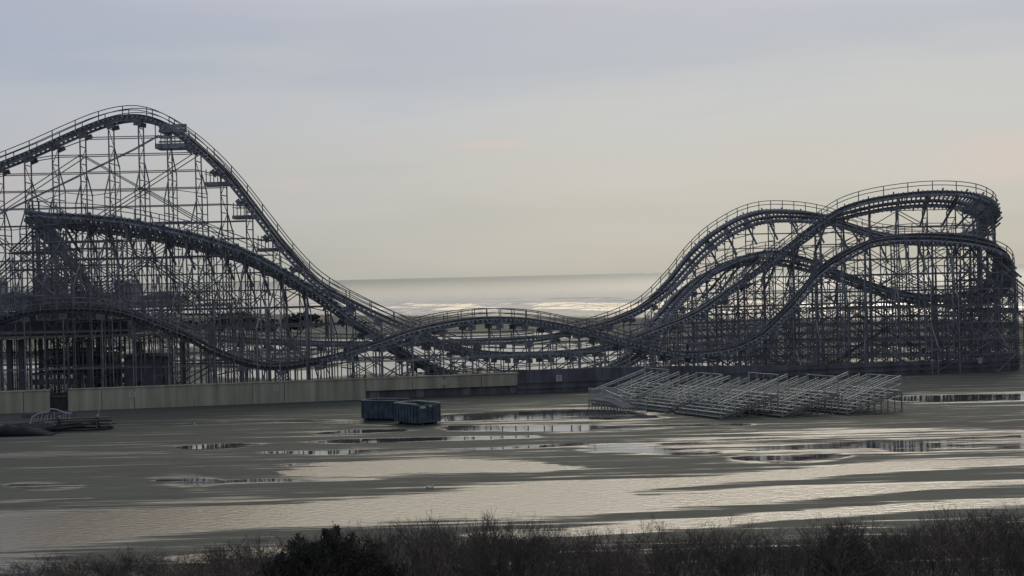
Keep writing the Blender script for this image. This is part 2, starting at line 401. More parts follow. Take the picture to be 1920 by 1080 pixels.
# ------------------------------------------------------------------ ocean
def build_ocean():
    m = bpy.data.materials.new('sea_water'); m.use_nodes = True
    t = m.node_tree; b = t.nodes['Principled BSDF']; n = t.nodes.new; L = t.links.new
    geo = n('ShaderNodeNewGeometry')
    at = n('ShaderNodeAttribute'); at.attribute_name = 'foam'
    def noise(sc, st, det=5):
        mp = n('ShaderNodeMapping'); mp.inputs['Scale'].default_value = st; mp.inputs['Rotation'].default_value = (0, 0, R(30))
        L(geo.outputs['Position'], mp.inputs[0]); q = n('ShaderNodeTexNoise'); q.inputs['Scale'].default_value = sc; q.inputs['Detail'].default_value = det
        L(mp.outputs[0], q.inputs['Vector']); return q.outputs[0]
    n1 = noise(0.10, (0.06, 1, 1)); n2 = noise(0.5, (0.3, 1, 1))
    ad = n('ShaderNodeMath'); ad.operation = 'MULTIPLY_ADD'; ad.inputs[1].default_value = 0.9; ad.inputs[2].default_value = -0.45; L(n2, ad.inputs[0])
    sm = n('ShaderNodeMath'); sm.operation = 'ADD'; L(ad.outputs[0], sm.inputs[0]); L(at.outputs['Fac'], sm.inputs[1])
    mr = n('ShaderNodeMapRange'); mr.inputs[1].default_value = 0.45; mr.inputs[2].default_value = 0.70; L(sm.outputs[0], mr.inputs[0])
    mc = n('ShaderNodeMix'); mc.data_type = 'RGBA'; mc.inputs[6].default_value = (0.30, 0.28, 0.21, 1); mc.inputs[7].default_value = (0.48, 0.465, 0.42, 1)
    sx = n('ShaderNodeSeparateXYZ'); L(geo.outputs['Position'], sx.inputs[0])
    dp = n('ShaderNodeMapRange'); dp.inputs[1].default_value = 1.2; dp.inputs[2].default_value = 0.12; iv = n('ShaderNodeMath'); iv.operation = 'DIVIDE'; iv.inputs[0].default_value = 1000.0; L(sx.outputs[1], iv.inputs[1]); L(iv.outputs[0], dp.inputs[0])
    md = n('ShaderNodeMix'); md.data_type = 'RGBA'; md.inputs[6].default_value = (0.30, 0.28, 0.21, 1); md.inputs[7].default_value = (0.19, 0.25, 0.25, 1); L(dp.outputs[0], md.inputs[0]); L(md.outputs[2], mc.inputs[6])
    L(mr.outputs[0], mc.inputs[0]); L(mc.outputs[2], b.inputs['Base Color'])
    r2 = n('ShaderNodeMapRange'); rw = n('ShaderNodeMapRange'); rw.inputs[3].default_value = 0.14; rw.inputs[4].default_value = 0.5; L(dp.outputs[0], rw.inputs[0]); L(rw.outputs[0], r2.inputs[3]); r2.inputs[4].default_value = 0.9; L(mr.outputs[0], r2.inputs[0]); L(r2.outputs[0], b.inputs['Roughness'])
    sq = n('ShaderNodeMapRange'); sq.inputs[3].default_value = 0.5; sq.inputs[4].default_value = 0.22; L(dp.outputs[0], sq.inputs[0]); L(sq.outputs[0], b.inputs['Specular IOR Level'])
    b.inputs['IOR'].default_value = 1.33
    bp = n('ShaderNodeBump'); bp.inputs['Strength'].default_value = 0.7; bp.inputs['Distance'].default_value = 0.9
    L(n1, bp.inputs['Height']); L(bp.outputs[0], b.inputs['Normal'])
    # grid in shoreline coordinates: d metres past the shore, s metres along it
    al = Vector((1, -1.25, 0)).normalized(); pe = Vector((1.25, 1, 0)).normalized()
    o0 = Vector((0, 500, 0))
    ds = [-3, 0]
    d = 0.0
    while d < 260: d += 1.6 if d < 130 else 4.0; ds.append(d)
    ds += [320, 420, 600, 900, 1500, 3000, 7000, 15000, 40000, 90000]
    ss = np.concatenate([[-90000, -30000, -9000, -3000, -1200, -600, -400], np.arange(-300, 301, 6.0), [400, 600, 1200, 3000, 9000, 30000, 90000]])
    # breakers: (d, s0, s1, height, width)
    br = []
    rr = random.Random(3)
    for d0, hh in ((14, 0.35), (30, 0.5), (48, 0.7), (70, 0.9), (96, 1.0), (122, 0.8), (165, 0.6), (215, 0.5)):
        s = -330
        while s < 320:
            ln = rr.uniform(30, 110); br.append((d0 + rr.uniform(-6, 6), s, s + ln, 1.5 * hh * rr.uniform(0.3, 1.1), rr.uniform(2.5, 4.5), rr.uniform(-0.06, 0.06))); s += ln * rr.uniform(0.7, 1.5)
    br.append((84, -22, 60, 2.0, 4.0, -0.05)); br.append((92, -95, -20, 1.3, 3.5, 0.03)); br.append((60, -70, 30, 1.1, 3.0, 0.01))
    D, SS = np.meshgrid(np.array(ds), ss, indexing='ij')
    Z = np.full_like(D, -0.02); FO = np.zeros_like(D)
    for d0, s0, s1, h, wd, sk in br:
        env = np.clip((SS - s0) / 14, 0, 1) * np.clip((s1 - SS) / 14, 0, 1)
        x = (D - d0 - sk * (SS - s0)) / wd
        prof = np.where(x < 0, np.exp(-(x * 1.6) ** 2), np.exp(-(x * 0.8) ** 2))
        Z += h * env * prof
        if h > 0.3 and d0 < 130: FO = np.maximum(FO, env * np.exp(-((x + 1.3) * 0.75) ** 2) * (0.22 + 0.26 * rr.random()))
    FO = np.maximum(FO, np.clip(1 - np.abs(D - 5) / 9, 0, 1) * 0.72)
    FO = np.maximum(FO, np.clip(1 - np.abs(D - 22) / 7, 0, 1) * 0.52)
    ny, nx = D.shape
    v = np.stack([o0.x + pe.x * D + al.x * SS, o0.y + pe.y * D + al.y * SS, Z], -1).reshape(-1, 3)
    i = np.arange(ny * nx).reshape(ny, nx)
    f = np.stack([i[:-1, :-1], i[1:, :-1], i[1:, 1:], i[:-1, 1:]], -1).reshape(-1, 4)
    me = bpy.data.meshes.new('ocean'); me.from_pydata(v.tolist(), [], f.tolist()); me.update()
    me.polygons.foreach_set('use_smooth', [True] * len(me.polygons))
    a = me.attributes.new('foam', 'FLOAT', 'POINT'); a.data.foreach_set('value', FO.reshape(-1).astype(np.float32))
    me.materials.append(m)
    o = bpy.data.objects.new('ocean', me); COL.objects.link(o); struct(o)
    # make sure the surface faces up
    if me.polygons[len(me.polygons) // 2].normal.z < 0: me.flip_normals()
build_ocean()

# ------------------------------------------------------------------ roller coaster
COASTER = thing('roller_coaster', 'large weathered wooden roller coaster with hills and banked turns on trestle supports', 'roller coaster', (0, 180, 0))
CO = Vector((0, 180, 0))
UPZ = Vector((0, 0, 1))

def catmull(pts, step):
    # pts: list of (Vector, bank). returns evenly spaced samples
    P0 = [p for p, b in pts]; B0 = [b for p, b in pts]
    P0 = [P0[0] * 2 - P0[1]] + P0 + [P0[-1] * 2 - P0[-2]]; B0 = [B0[0]] + B0 + [B0[-1]]
    o = []
    for i in range(1, len(P0) - 2):
        a, b, c, d = P0[i - 1:i + 3]
        # centripetal parametrisation keeps the curve free of overshoot
        t0 = 0; t1 = t0 + max(1e-3, (b - a).length) ** .5; t2 = t1 + max(1e-3, (c - b).length) ** .5; t3 = t2 + max(1e-3, (d - c).length) ** .5
        n = max(2, int((c - b).length / (step * 0.25)))
        for k in range(n):
            t = t1 + (t2 - t1) * k / n
            A1 = a * ((t1 - t) / (t1 - t0)) + b * ((t - t0) / (t1 - t0))
            A2 = b * ((t2 - t) / (t2 - t1)) + c * ((t - t1) / (t2 - t1))
            A3 = c * ((t3 - t) / (t3 - t2)) + d * ((t - t2) / (t3 - t2))
            b1 = A1 * ((t2 - t) / (t2 - t0)) + A2 * ((t - t0) / (t2 - t0))
            b2 = A2 * ((t3 - t) / (t3 - t1)) + A3 * ((t - t1) / (t3 - t1))
            q = b1 * ((t2 - t) / (t2 - t1)) + b2 * ((t - t1) / (t2 - t1))
            f = k / n; f = f * f * (3 - 2 * f)
            o.append((q, B0[i] * (1 - f) + B0[i + 1] * f))
    o.append((P0[-2], B0[-2]))
    # smooth a little, then resample
    for _ in range(6):
        o = [o[0]] + [((o[j - 1][0] + o[j][0] * 2 + o[j + 1][0]) / 4, (o[j - 1][1] + 2 * o[j][1] + o[j + 1][1]) / 4) for j in range(1, len(o) - 1)] + [o[-1]]
    res = [o[0]]; acc = 0
    for j in range(1, len(o)):
        s = (o[j][0] - o[j - 1][0]).length
        while acc + s >= step:
            f = (step - acc) / s
            p = o[j - 1][0].lerp(o[j][0], f); bk = o[j - 1][1] * (1 - f) + o[j][1] * f
            o[j - 1] = (p, bk); res.append((p, bk)); s = (o[j][0] - p).length; acc = 0
        acc += s
    return res

def path(lst):
    o = []
    for e in lst:
        px, py, Y = e[:3]; bk = e[3] if len(e) > 3 else 0
        p = P(px, py, Y); p.z = max(p.z, 0.55)
        o.append((p, bk))
    return o

# heading right along the near side, left turns at both ends
T_DROP = path([(-160,362,176),(-60,330,176),(0,307,176),(60,283,176),(120,256,176),(180,231,176),(225,219,176),(265,217,176),(300,226,176),(345,251,176),(400,296,175.8),(450,350,175.5),(500,415,175.1),
    (545,472,174.7),(600,528,174.3),(640,553,174),(715,590,174),(775,616,174.5),(825,640,176),(886,656,179),(949,661,182.5),(1043,659,187),(1106,653,188),(1170,637,189),(1239,611,190),
    (1294,588,191),(1339,560,192),(1392,524,192.5,-8),(1450,482,193,-18),(1520,430,193,-28),(1560,404,193,-24),(1640,381,191.5,-34),(1740,370,191,-38),(1800,373,192,-40),(1838,386,196,-42),(1850,402,202,-42),
    (1844,424,209,-40),(1800,444,213.5,-34),(1740,447,215.5,-26),(1660,440,216,-22),(1600,423,215,-24),(1560,410,214,-28),(1500,402,213,-34),(1440,402,212,-36),(1400,411,211,-34),(1350,437,209.5,-28),
    (1300,480,207.5,-26),(1250,536,206,-18),(1200,575,205),(1150,598,204),(1100,613,203),(1000,632,204),(900,637,204),(830,638,203),(640,641,200),(400,628,196),(250,598,195),(190,560,194,-8),(150,505,193,-18),(100,450,191,-28),
    (88,421,187,-32),(76,409,181,-32),(94,407,174.5,-32),(120,410,171.5,-30),(180,416,171,-36),(250,424,170.5,-38),(323,439,170,-38),(406,459,169.5,-37),(457,475,169.2,-36),(494,491,169,-34),(540,516,169,-30),(589,544,169.2,-24),(620,565,169.5,-16),
    (667,600,170.4),(715,630,172),(746,652,173.4),(809,684,176),(860,703,179),(950,711,181),(1080,704,186),(1180,670,191),(1225,612,196),(1260,568,199,-4),(1294,533,202,-10),(1345,500,206,-24),(1400,483,209,-32),(1440,479,211,-34),
    (1500,490,212,-32),(1560,508,212.5,-22),(1600,523,212.5,-22),(1680,549,212,-24),(1740,559,211,-30),(1800,560,208.5,-36),(1850,548,204,-42),(1880,522,199,-44),(1888,492,194,-44),(1878,466,190,-42),(1845,452,187,-36),(1800,445,186,-28),(1740,442,186,-22),
    (1660,446,186,-14),(1620,457,187,-14),(1540,503,187,-14),(1500,548,187,-8),(1460,592,186.5),(1420,628,186),(1370,650,185.5),(1280,660,183),(1180,642,179),(1090,617,176),(1000,600,174),(920,595,171),(850,601,169),(770,618,167),(700,643,166),(600,671,166.3),
    (500,681,166),(420,660,165.5),(340,620,165),(240,584,166),(150,575,165.5),(50,582,165),(-20,604,165),(-160,668,165)])
SAMP = catmull(T_DROP, 0.55)
NS = len(SAMP)
POS = [s[0] for s in SAMP]; BK = [R(s[1]) for s in SAMP]
TAN = [(POS[min(i + 1, NS - 1)] - POS[max(i - 1, 0)]).normalized() for i in range(NS)]
NH = []
for t_ in TAN:
    h_ = UPZ.cross(Vector((t_.x, t_.y, 0))); NH.append(h_.normalized())
LAT = [NH[i] * math.cos(BK[i]) + UPZ * math.sin(BK[i]) for i in range(NS)]   # towards the left side
NRM = [TAN[i].cross(LAT[i]).normalized() for i in range(NS)]

def px_of(p):
    q = M3.transposed() @ (p - Vector((0, 0, EYE)))
    return 960 + F * q.x / -q.z, 540 - F * q.y / -q.z

# section bounds (index of the sample nearest a named control point)
def near(px, py, Y):
    t = P(px, py, Y); return min(range(NS), key=lambda i: (POS[i] - t).length)
cuts = [(0, 'first drop track over the tall left hill'),
        (near(886, 656, 182), 'track rising to the upper banked turn'),
        (near(1600, 423, 215), 'far banked hill track dropping to the middle'),
        (near(1000, 632, 204), 'low far track returning to the left'),
        (near(120, 410, 171.5), 'banked descending track crossing the tall left hill'),
        (near(1080, 690, 186), 'track over the far right hill into the lower banked turn'),
        (near(1845, 448, 187), 'near track diving from the lower right turn'),
        (near(1280, 660, 183), 'low bunny hill track at the middle'),
        (near(600, 675, 168), 'low front hill track at the left'),
        (NS - 1, '')]

def ext(mb, idx, lat0, lat1, n0, n1):
    secs = []
    for i in idx:
        p, l, n = POS[i] - CO, LAT[i], NRM[i]
        secs.append([p + l * lat0 + n * n0, p + l * lat1 + n * n0, p + l * lat1 + n * n1, p + l * lat0 + n * n1])
    mb.strip(secs)

for k in range(len(cuts) - 1):
    a, b = cuts[k][0], cuts[k + 1][0]
    if b - a < 4: continue
    idx = list(range(a, b + 1))
    # crossties carry the section
    m = MB()
    for i in idx:
        p, l, n = POS[i] - CO, LAT[i], NRM[i]
        e_ = 1.62 if i % 5 else 1.95
        m.beam(p - l * e_ - n * 0.30, p + l * e_ - n * 0.30, (0.34 if k == 4 else 0.15) * random.uniform(.85, 1.1), 0.20, n)
    for s in (-1.05, 1.05): ext(m, idx, s - 0.08, s + 0.08, -0.66, -0.40)
    trk = m.build('track', M_RUN if k == 8 else M_RAIL, COASTER); trk['label'] = cuts[k][1]  # front low track gets darker tie colour so its arch reads dark though front-lit
    for s in (-0.58, 0.58):
        m = MB(); ext(m, idx, s - 0.15, s + 0.15, -0.20, 0.10); m.build('rail', M_RUN, trk)
    for s in (-1.22, 1.22):
        m = MB(); ext(m, idx, s - 0.19, s + 0.19, -0.20, -0.14); m.build('walkway', M_TIMBER, trk)
    for s in (-1.42, 1.42):
        m = MB()
        for hgt in (0.48, 0.95):
            for i, j in zip(idx[:-1:2], idx[2::2]):
                q0 = POS[i] - CO + LAT[i] * s + NRM[i] * (-0.2) + UPZ * (hgt + 0.2)
                q1 = POS[j] - CO + LAT[j] * s + NRM[j] * (-0.2) + UPZ * (hgt + 0.2)
                m.beam(q0, q1, 0.06, 0.09)
        for i in idx[::(3 if k in (2, 6, 7, 8) else 5)]:
            q0 = POS[i] - CO + LAT[i] * s + NRM[i] * (-0.3)
            m.beam(q0, q0 + UPZ * 1.27, 0.09)
        m.build('handrail', M_TIMBER, trk)

# bents
BAY = 2.76; LEV = 1.9
bents = []          # dict per bent
acc = BAY; last = None
for i in range(NS):
    if last is not None: acc += math.hypot(POS[i].x - last.x, POS[i].y - last.y)
    last = POS[i]
    dense_ = cuts[4][0] < i < cuts[5][0] and POS[i].x < 0
    if acc >= (1.9 if dense_ else 3.5 if i > cuts[8][0] else BAY): acc = 0; bents.append(i)
B = []
for i in bents:
    p, n, bk = POS[i], NH[i], BK[i]
    top = p.z - 0.68 / max(0.5, math.cos(bk))
    c, s = math.cos(bk), math.sin(bk)
    legs = {}
    e = 1.2 * c
    hl = p.z + 1.2 * s - 0.8; hr = p.z - 1.2 * s - 0.8
    legs[1] = (e, max(0.3, hl)); legs[-1] = (-e, max(0.3, hr))
    H = p.z
    low = i > cuts[7][0]
    if H > (13 if low else 6.5): legs[2] = (3.5, H - 5.2 - 1.9 * (i // 5 % 2))
    if H > (13 if low else 9.5): legs[-2] = (-3.5, H - 8.4)
    if H > 14: legs[3] = (5.8, H - 12.5)
    if H > 17: legs[-3] = (-5.8, H - 15.5)
    if H > 22: legs[4] = (8.1, H - 19.5)
    right = cuts[1][0] < i < cuts[3][0] or cuts[5][0] < i < cuts[7][0]
    if right and p.x > 8:
        legs.pop(-3, None); legs.pop(4, None)
        if len(B) % 2: legs.pop(3, None)
    if abs(bk) > R(14) and H > 5 and not right:      # battered props under a banked deck, outer side
        sg = 1 if s > 0 else -1
        legs[2 * sg] = (3.5 * sg, H - 3.6)
        if H > 8: legs[3 * sg] = (5.8 * sg, H - 6.6)
    B.append(dict(i=i, p=p, n=n, bk=bk, H=H, legs=legs, t=TAN[i]))

def bent_mesh(bt):
    m = MB(); p, n = bt['p'] - CO, bt['n']
    base = Vector((p.x, p.y, 0))
    def pt(off, z): return base + n * off + UPZ * z
    lg = bt['legs']
    for k, (off, z1) in lg.items():
        w = 0.13 if abs(k) == 1 else 0.10
        m.beam(pt(off, -0.3), pt(off, z1), w)
        if abs(k) > 1:   # kinked top running back to the inner leg
            inn = k - 1 if k > 0 else k + 1
            io, iz = lg[inn]
            m.beam(pt(off, z1 - 0.1), pt(io, min(iz - 0.15, z1 + LEV * 1.15)), 0.12)
    # cross boards and zigzag
    ks = sorted(lg, key=lambda q: lg[q][0])
    z = 0.95
    fl = 0
    while z < bt['H'] - 0.8:
        on = [lg[q][0] for q in ks if lg[q][1] > z - 0.3]
        open_ = bt['p'].x < -12 and z < 7.2
        if len(on) > 1 and not (open_ and fl % 3 != bt['i'] % 3): m.beam(pt(on[0] - .15, z), pt(on[-1] + .15, z), 0.06, 0.11)
        for a, b in zip(ks[:-1], ks[1:]):
            za = min(lg[a][1], lg[b][1])
            if z + LEV < za and not (open_ and (fl + bt['i']) % 2) and (abs(a) == 1 and abs(b) == 1 or (fl + a) % 3 == 0):
                if fl % 2: m.beam(pt(lg[a][0], z), pt(lg[b][0], z + LEV), 0.05, 0.09)
                else: m.beam(pt(lg[b][0], z), pt(lg[a][0], z + LEV), 0.05, 0.09)
        z += LEV; fl += 1
    # cap beam across the top under the track
    l = LAT[bt['i']]; nr = NRM[bt['i']]
    m.beam(p - l * 1.5 - nr * 0.78, p + l * 1.5 - nr * 0.78, 0.16, 0.22, nr)
    if bt['H'] > 3 and abs(bt['bk']) < R(12):
        tv = bt['t']
        for q in (-1.2, 1.2): m.beam(p + l * q - nr * 0.95 - tv * 0.42, p + l * q - nr * 0.95 + tv * 0.42, 0.12, 0.5, nr)
    if abs(bt['bk']) > R(16) and bt['H'] > 6:      # raking prop from the high edge back to the low side
        sg = 1 if bt['bk'] > 0 else -1
        a_ = p + l * (1.5 * sg) - nr * 1.1
        b_ = pt(-2.0 * sg, max(0.5, a_.z - 3.4))
        m.beam(a_, b_, 0.18, 0.22)
    return m

vis = []
for bt in B:
    x, y = px_of(bt['p']); bt['px'] = x
    vis.append(bt['H'] if -60 < x < 1990 else -1)
order = sorted(range(len(B)), key=lambda q: -vis[q])
single = set(order[:100])
rest = MB()
for q, bt in enumerate(B):
    m = bent_mesh(bt)
    if q in single:
        m.build('support_bent', M_TIMBER, COASTER)
    else:
        n0 = len(rest.v); rest.v.extend(m.v); rest.f.extend(tuple(n0 + i for i in f) for f in m.f)
r_ = rest.build('support_bent', M_TIMBER, COASTER); r_['kind'] = 'stuff'; r_['label'] = 'the shorter trestle bents under the low track'

# ledgers and long diagonals joining the bents, one bracing part per track section
def sect_of(i):
    for k in range(len(cuts) - 1):
        if cuts[k][0] <= i <= cuts[k + 1][0]: return k
    return 0
brace = {}
def bb(i): return brace.setdefault(sect_of(i), MB())
def leg_pt(bt, k, z): return Vector((bt['p'].x, bt['p'].y, 0)) - CO + bt['n'] * bt['legs'][k][0] + UPZ * z
for q in range(len(B) - 1):
    a, b = B[q], B[q + 1]
    m = bb(a['i'])
    for k in a['legs']:
        if k not in b['legs']: continue
        z = LEV; lv = 1
        while z < max(a['legs'][k][1], b['legs'][k][1]) - 0.2:
            if z < a['legs'][k][1] + 0.6 or z < b['legs'][k][1] + 0.6:
                za = z if z < a['legs'][k][1] else a['legs'][k][1] - .1
                zb = z if z < b['legs'][k][1] else b['legs'][k][1] - .1
                if abs(za - zb) < 1.5 and (abs(k) == 1 or lv % 2 == 0) and not (a['p'].x < -12 and z < 7.2 and (abs(k) > 1 or lv % 2)):
                    m.beam(leg_pt(a, k, za), leg_pt(b, k, zb), 0.05, 0.10 if abs(k) == 1 else 0.075)
            z += LEV; lv += 1
    if q + 2 < len(B):
        c = B[q + 2]
        if (c['p'] - a['p']).length > 30: continue
        for k in (1, -1, 2, -2, 3):
            if k not in a['legs'] or k not in c['legs']: continue
            top = min(a['legs'][k][1], c['legs'][k][1])
            lv = 4 if a['p'].x < -12 and (abs(k) > 1 or q % 3) else 0
            while (lv + 2) * LEV < top + 0.5:
                z0, z1 = lv * LEV, (lv + 2) * LEV
                ph = (q // 2 + lv // 2)
                if q % 2 == 0 and lv % 2 == 0:
                    za, zc = min(z0, a['legs'][k][1]), min(z1, c['legs'][k][1])
                    if ph % 2 == 0: m.beam(leg_pt(a, k, z0), leg_pt(c, k, zc), 0.05, 0.10)
                    else: m.beam(leg_pt(a, k, min(z1, a['legs'][k][1])), leg_pt(c, k, z0), 0.05, 0.10)
                    if ph % 4 in (0, 3) and sect_of(a['i']) not in (0,):
                        m.beam(leg_pt(a, k, min(z1, a['legs'][k][1])), leg_pt(c, k, z0), 0.05, 0.10)
                lv += 1
for k, m in brace.items():
    m.build('longitudinal_bracing', M_TIMBER, COASTER)

# catwalk platforms on the drop side of the tall hill and the long diagonal strut
def platform(px0, px1, py, Y, wd, posts, parent=COASTER, thick=0.38):
    a, b = P(px0, py, Y) - CO, P(px1, py, Y) - CO
    b.z = a.z
    m = MB(); m.hexa([a + Vector((0, -wd / 2, -thick / 2)), b + Vector((0, -wd / 2, -thick / 2)), b + Vector((0, wd / 2, -thick / 2)), a + Vector((0, wd / 2, -thick / 2)),
                      a + Vector((0, -wd / 2, thick / 2)), b + Vector((0, -wd / 2, thick / 2)), b + Vector((0, wd / 2, thick / 2)), a + Vector((0, wd / 2, thick / 2))])
    pl = m.build('catwalk', M_RAIL, parent)
    for sy in (-0.45, 0.45):
        m = MB()
        for f, hgt in posts:
            q = a.lerp(b, f) + Vector((0, sy * wd, 0))
            m.beam(q, q + UPZ * hgt, 0.09)
        m.beam(a + Vector((0, sy * wd, 1.05)), a.lerp(b, 0.8) + Vector((0, sy * wd, 1.05)), 0.07)
        m.build('railing', M_TIMBER, pl)
    return pl
platform(388, 444, 346, 176.4, 2.6, ((0.05, 1.6), (0.3, 1.6), (0.55, 1.6), (0.75, 1.5)))
platform(439, 492, 408, 177, 2.6, ((0.05, 1.6), (0.3, 1.6), (0.55, 1.6), (0.75, 1.5)))
platform(485, 538, 469, 177.4, 2.6, ((0.05, 1.6), (0.3, 1.6), (0.55, 1.6), (0.75, 1.5)))
p_ = platform(296, 352, 276, 176, 3.0, ((0.02, 2.6), (0.33, 2.6), (0.66, 2.2), (0.98, 1.6)), thick=0.55)
m = MB()
for yy in (237, 245, 257, 266):
    a, b = P(298, yy, 174.6) - CO, P(350, yy, 174.6) - CO; b.z = a.z
    m.beam(a, b, 0.1, 0.42 if yy < 250 else 0.2)
m.build('fascia_board', M_RAIL, p_)
m = MB()
for Y in (172.6, 174.4):
    m.beam(P(-40, 420, Y) - CO, P(250, 281, Y) - CO, 0.14, 0.2); m.beam(P(250, 281, Y) - CO, P(298, 254, Y) - CO, 0.14, 0.2)
m.build('diagonal_strut', M_RAIL, COASTER)

# extra standing trestle towers in the crowded left part (storage and transfer track structure)
def trestle(x0, x1, Y, ztop, depth=2.2, nb=None, taper=0.0):
    m = MB(); nb = nb or max(2, int(abs(x1 - x0) / 2.5) + 1)
    for r_i in range(2):
        y = Y + r_i * depth - CO.y
        prev = None
        for i in range(nb):
            x = x0 + (x1 - x0) * i / (nb - 1); zt = ztop - taper * i
            m.beam(Vector((x, y, -0.3)), Vector((x, y, zt)), 0.16)
            z = LEV * 0.7; lv = 0
            if prev is not None:
                while z < min(zt, prev[1]):
                    m.beam(Vector((prev[0], y, z)), Vector((x, y, z)), 0.08, 0.18)
                    if (i + lv) % 2 == 0 and z + LEV < zt: m.beam(Vector((prev[0], y, z)), Vector((x, y, z + LEV)), 0.06, 0.12)
                    elif (i + lv) % 3 == 0 and z + LEV < zt: m.beam(Vector((prev[0], y, z + LEV)), Vector((x, y, z)), 0.06, 0.12)
                    z += LEV; lv += 1
            if r_i == 0:
                z = 1.0
                while z < zt:
                    m.beam(Vector((x, y, z)), Vector((x, y + depth, z + 0.0)), 0.07, 0.14); z += LEV
            prev = (x, zt)
    o = m.build('trestle_tower', M_TIMBER, COASTER)
    return o
trestle(-53.5, -44.5, 181, 17.5, 2.4, 4)

# ------------------------------------------------------------------ station roof, shed and low structures in the left part
st = thing('station_building', 'dark flat roofed open station on thick posts under the left hills', 'building', (-38, 172, 0))
so = Vector((-38, 172, 0))
def slab(mb, px0, px1, py0, py1, Y0, Y1):
    a = P(px0, py0, Y0); b = P(px1, py0 - (px1 - px0) * 0.0233, Y0); z1 = a.z; z0 = P(px0, py1, Y0).z
    mb.box(a.x, b.x, Y0, Y1, z0, z1)
m = MB(); slab(m, -60, 238, 605, 633, 171, 186); local(m, so).build('roof', M_ROOF, st)
m = MB(); slab(m, -62, 300, 633.5, 638, 170.4, 187); local(m, so).build('roof_edge', M_CONC, st)
for px in (18, 40, 168, 262, 343):
    a = G(px, 722); m = MB(); zt = P(px, 637, 171.5).z if px < 250 else P(px, 640, 171.5).z
    x = P(px, 680, 171.5).x
    m.box(x - 0.28, x + 0.28, 171.3, 171.86, 0, zt - 0.02); local(m, so).build('post', M_DARKWOOD, st)
m = MB(); slab(m, 82, 176, 674, 684, 172.5, 180); local(m, so).build('deck', M_ROOF, st)
m = MB(); slab(m, 60, 235, 700, 704, 172, 180); slab(m, 60, 235, 712, 722, 171.9, 172.3); local(m, so).build('platform', M_DARKWOOD, st)

sh = thing('shed', 'dark windowless shed with flat roof behind the concrete wall', 'shed', tuple(P(265, 722, 170).xy) + (0,))
so = Vector(sh.location)
a = P(232, 672, 169); b = P(301, 672, 169)
m = MB(); m.box(a.x, b.x, 169, 175, 0, a.z); local(m, so).build('wall', M_DARKWOOD, sh)
m = MB(); m.box(a.x - 0.25, b.x + 0.25, 168.75, 175.25, a.z + 0.003, a.z + 0.22); local(m, so).build('roof', M_ROOF, sh)
m = MB(); m.box(a.x + 0.9, a.x + 1.9, 168.95, 168.997, 0.0, 2.1); local(m, so).build('door', M_STEELDK, sh)
kb = thing('kiosk', 'small brown kiosk with pale roof edge beside the shed', 'kiosk', tuple(P(195, 700, 176).xy) + (0,))
so = Vector(kb.location)
a = P(177, 668, 176); b = P(211, 668, 176)
m = MB(); m.box(a.x, b.x, 176, 179, 0, a.z); local(m, so).build('wall', M_BROWN, kb)
m = MB(); m.box(a.x - .2, b.x + .2, 175.7, 179.3, a.z + .003, a.z + 0.3); local(m, so).build('roof', M_CONC, kb)

# ------------------------------------------------------------------ bulkhead walls
WA = G(0, 776); WB = G(970, 738)
wd_ = (WB - WA).normalized(); wn_ = Vector((wd_.y, -wd_.x, 0))      # towards the camera
if wn_.y > 0: wn_ = -wn_
def on_wall(px):      # distance along the wall line for a photo column
    d = ray(px, 600); # intersect vertical plane
    # solve WA + wd*t parallel with ray in xy
    M2 = np.array([[wd_.x, -d.x], [wd_.y, -d.y]]); t, s = np.linalg.solve(M2, np.array([-WA.x, -WA.y])); return t
def wall_piece(px0, px1, z0, z1, thick, off, name, mtl, parent, so, t0=None, t1=None):
    t0 = on_wall(px0) if t0 is None else t0; t1 = on_wall(px1) if t1 is None else t1
    a = WA + wd_ * t0 + wn_ * off; b = WA + wd_ * t1 + wn_ * off
    q = -wn_ * thick
    m = MB()
    m.hexa([Vector((p.x, p.y, z)) for z in (z0, z1) for p in (a, b, b + q, a + q)])
    return local(m, so).build(name, mtl, parent)
def make_wall(px0, px1, label, seams, split=None):
    t0, t1 = on_wall(px0), on_wall(px1)
    so = WA + wd_ * ((t0 + t1) / 2); so.z = 0
    w = thing('concrete_wall', label, 'wall', so)
    edges = [px0] + seams + [px1]
    for j in range(len(edges) - 1):
        a, b = on_wall(edges[j]), on_wall(edges[j + 1])
        z0 = -0.5
        if split and edges[j] >= split - 1: z0 = 0.86
        wall_piece(0, 0, z0, 2.05 + 0.02 * (j % 2), 0.40, 0.0, 'panel', M_CONC, w, so, a + 0.035, b - 0.035)
    wall_piece(px0, px1, 2.075, 2.19, 0.56, 0.07, 'coping', M_CONC, w, so)
    return w, so
make_wall(-120, 90, 'short concrete wall left of the dark steel gate', [-50, 40])
wl, wo = make_wall(123, 970, 'long stained concrete wall running right from the dark steel gate', [187, 248, 360, 470, 530, 590, 683, 770, 830, 900], 683)
wall_piece(684, 969, -0.5, 0.855, 0.3, -0.32, 'lower_face', M_DARKWOOD, wl, wo)
# boarding on the recessed lower face
for j, px in enumerate(range(690, 968, 22)):
    wall_piece(px, px + (14 if j % 3 else 19), 0.02, 0.80 - 0.05 * (j % 2), 0.05, -0.27, 'lower_board', M_DARKWOOD if j % 4 else M_ALUDK, wl, wo)
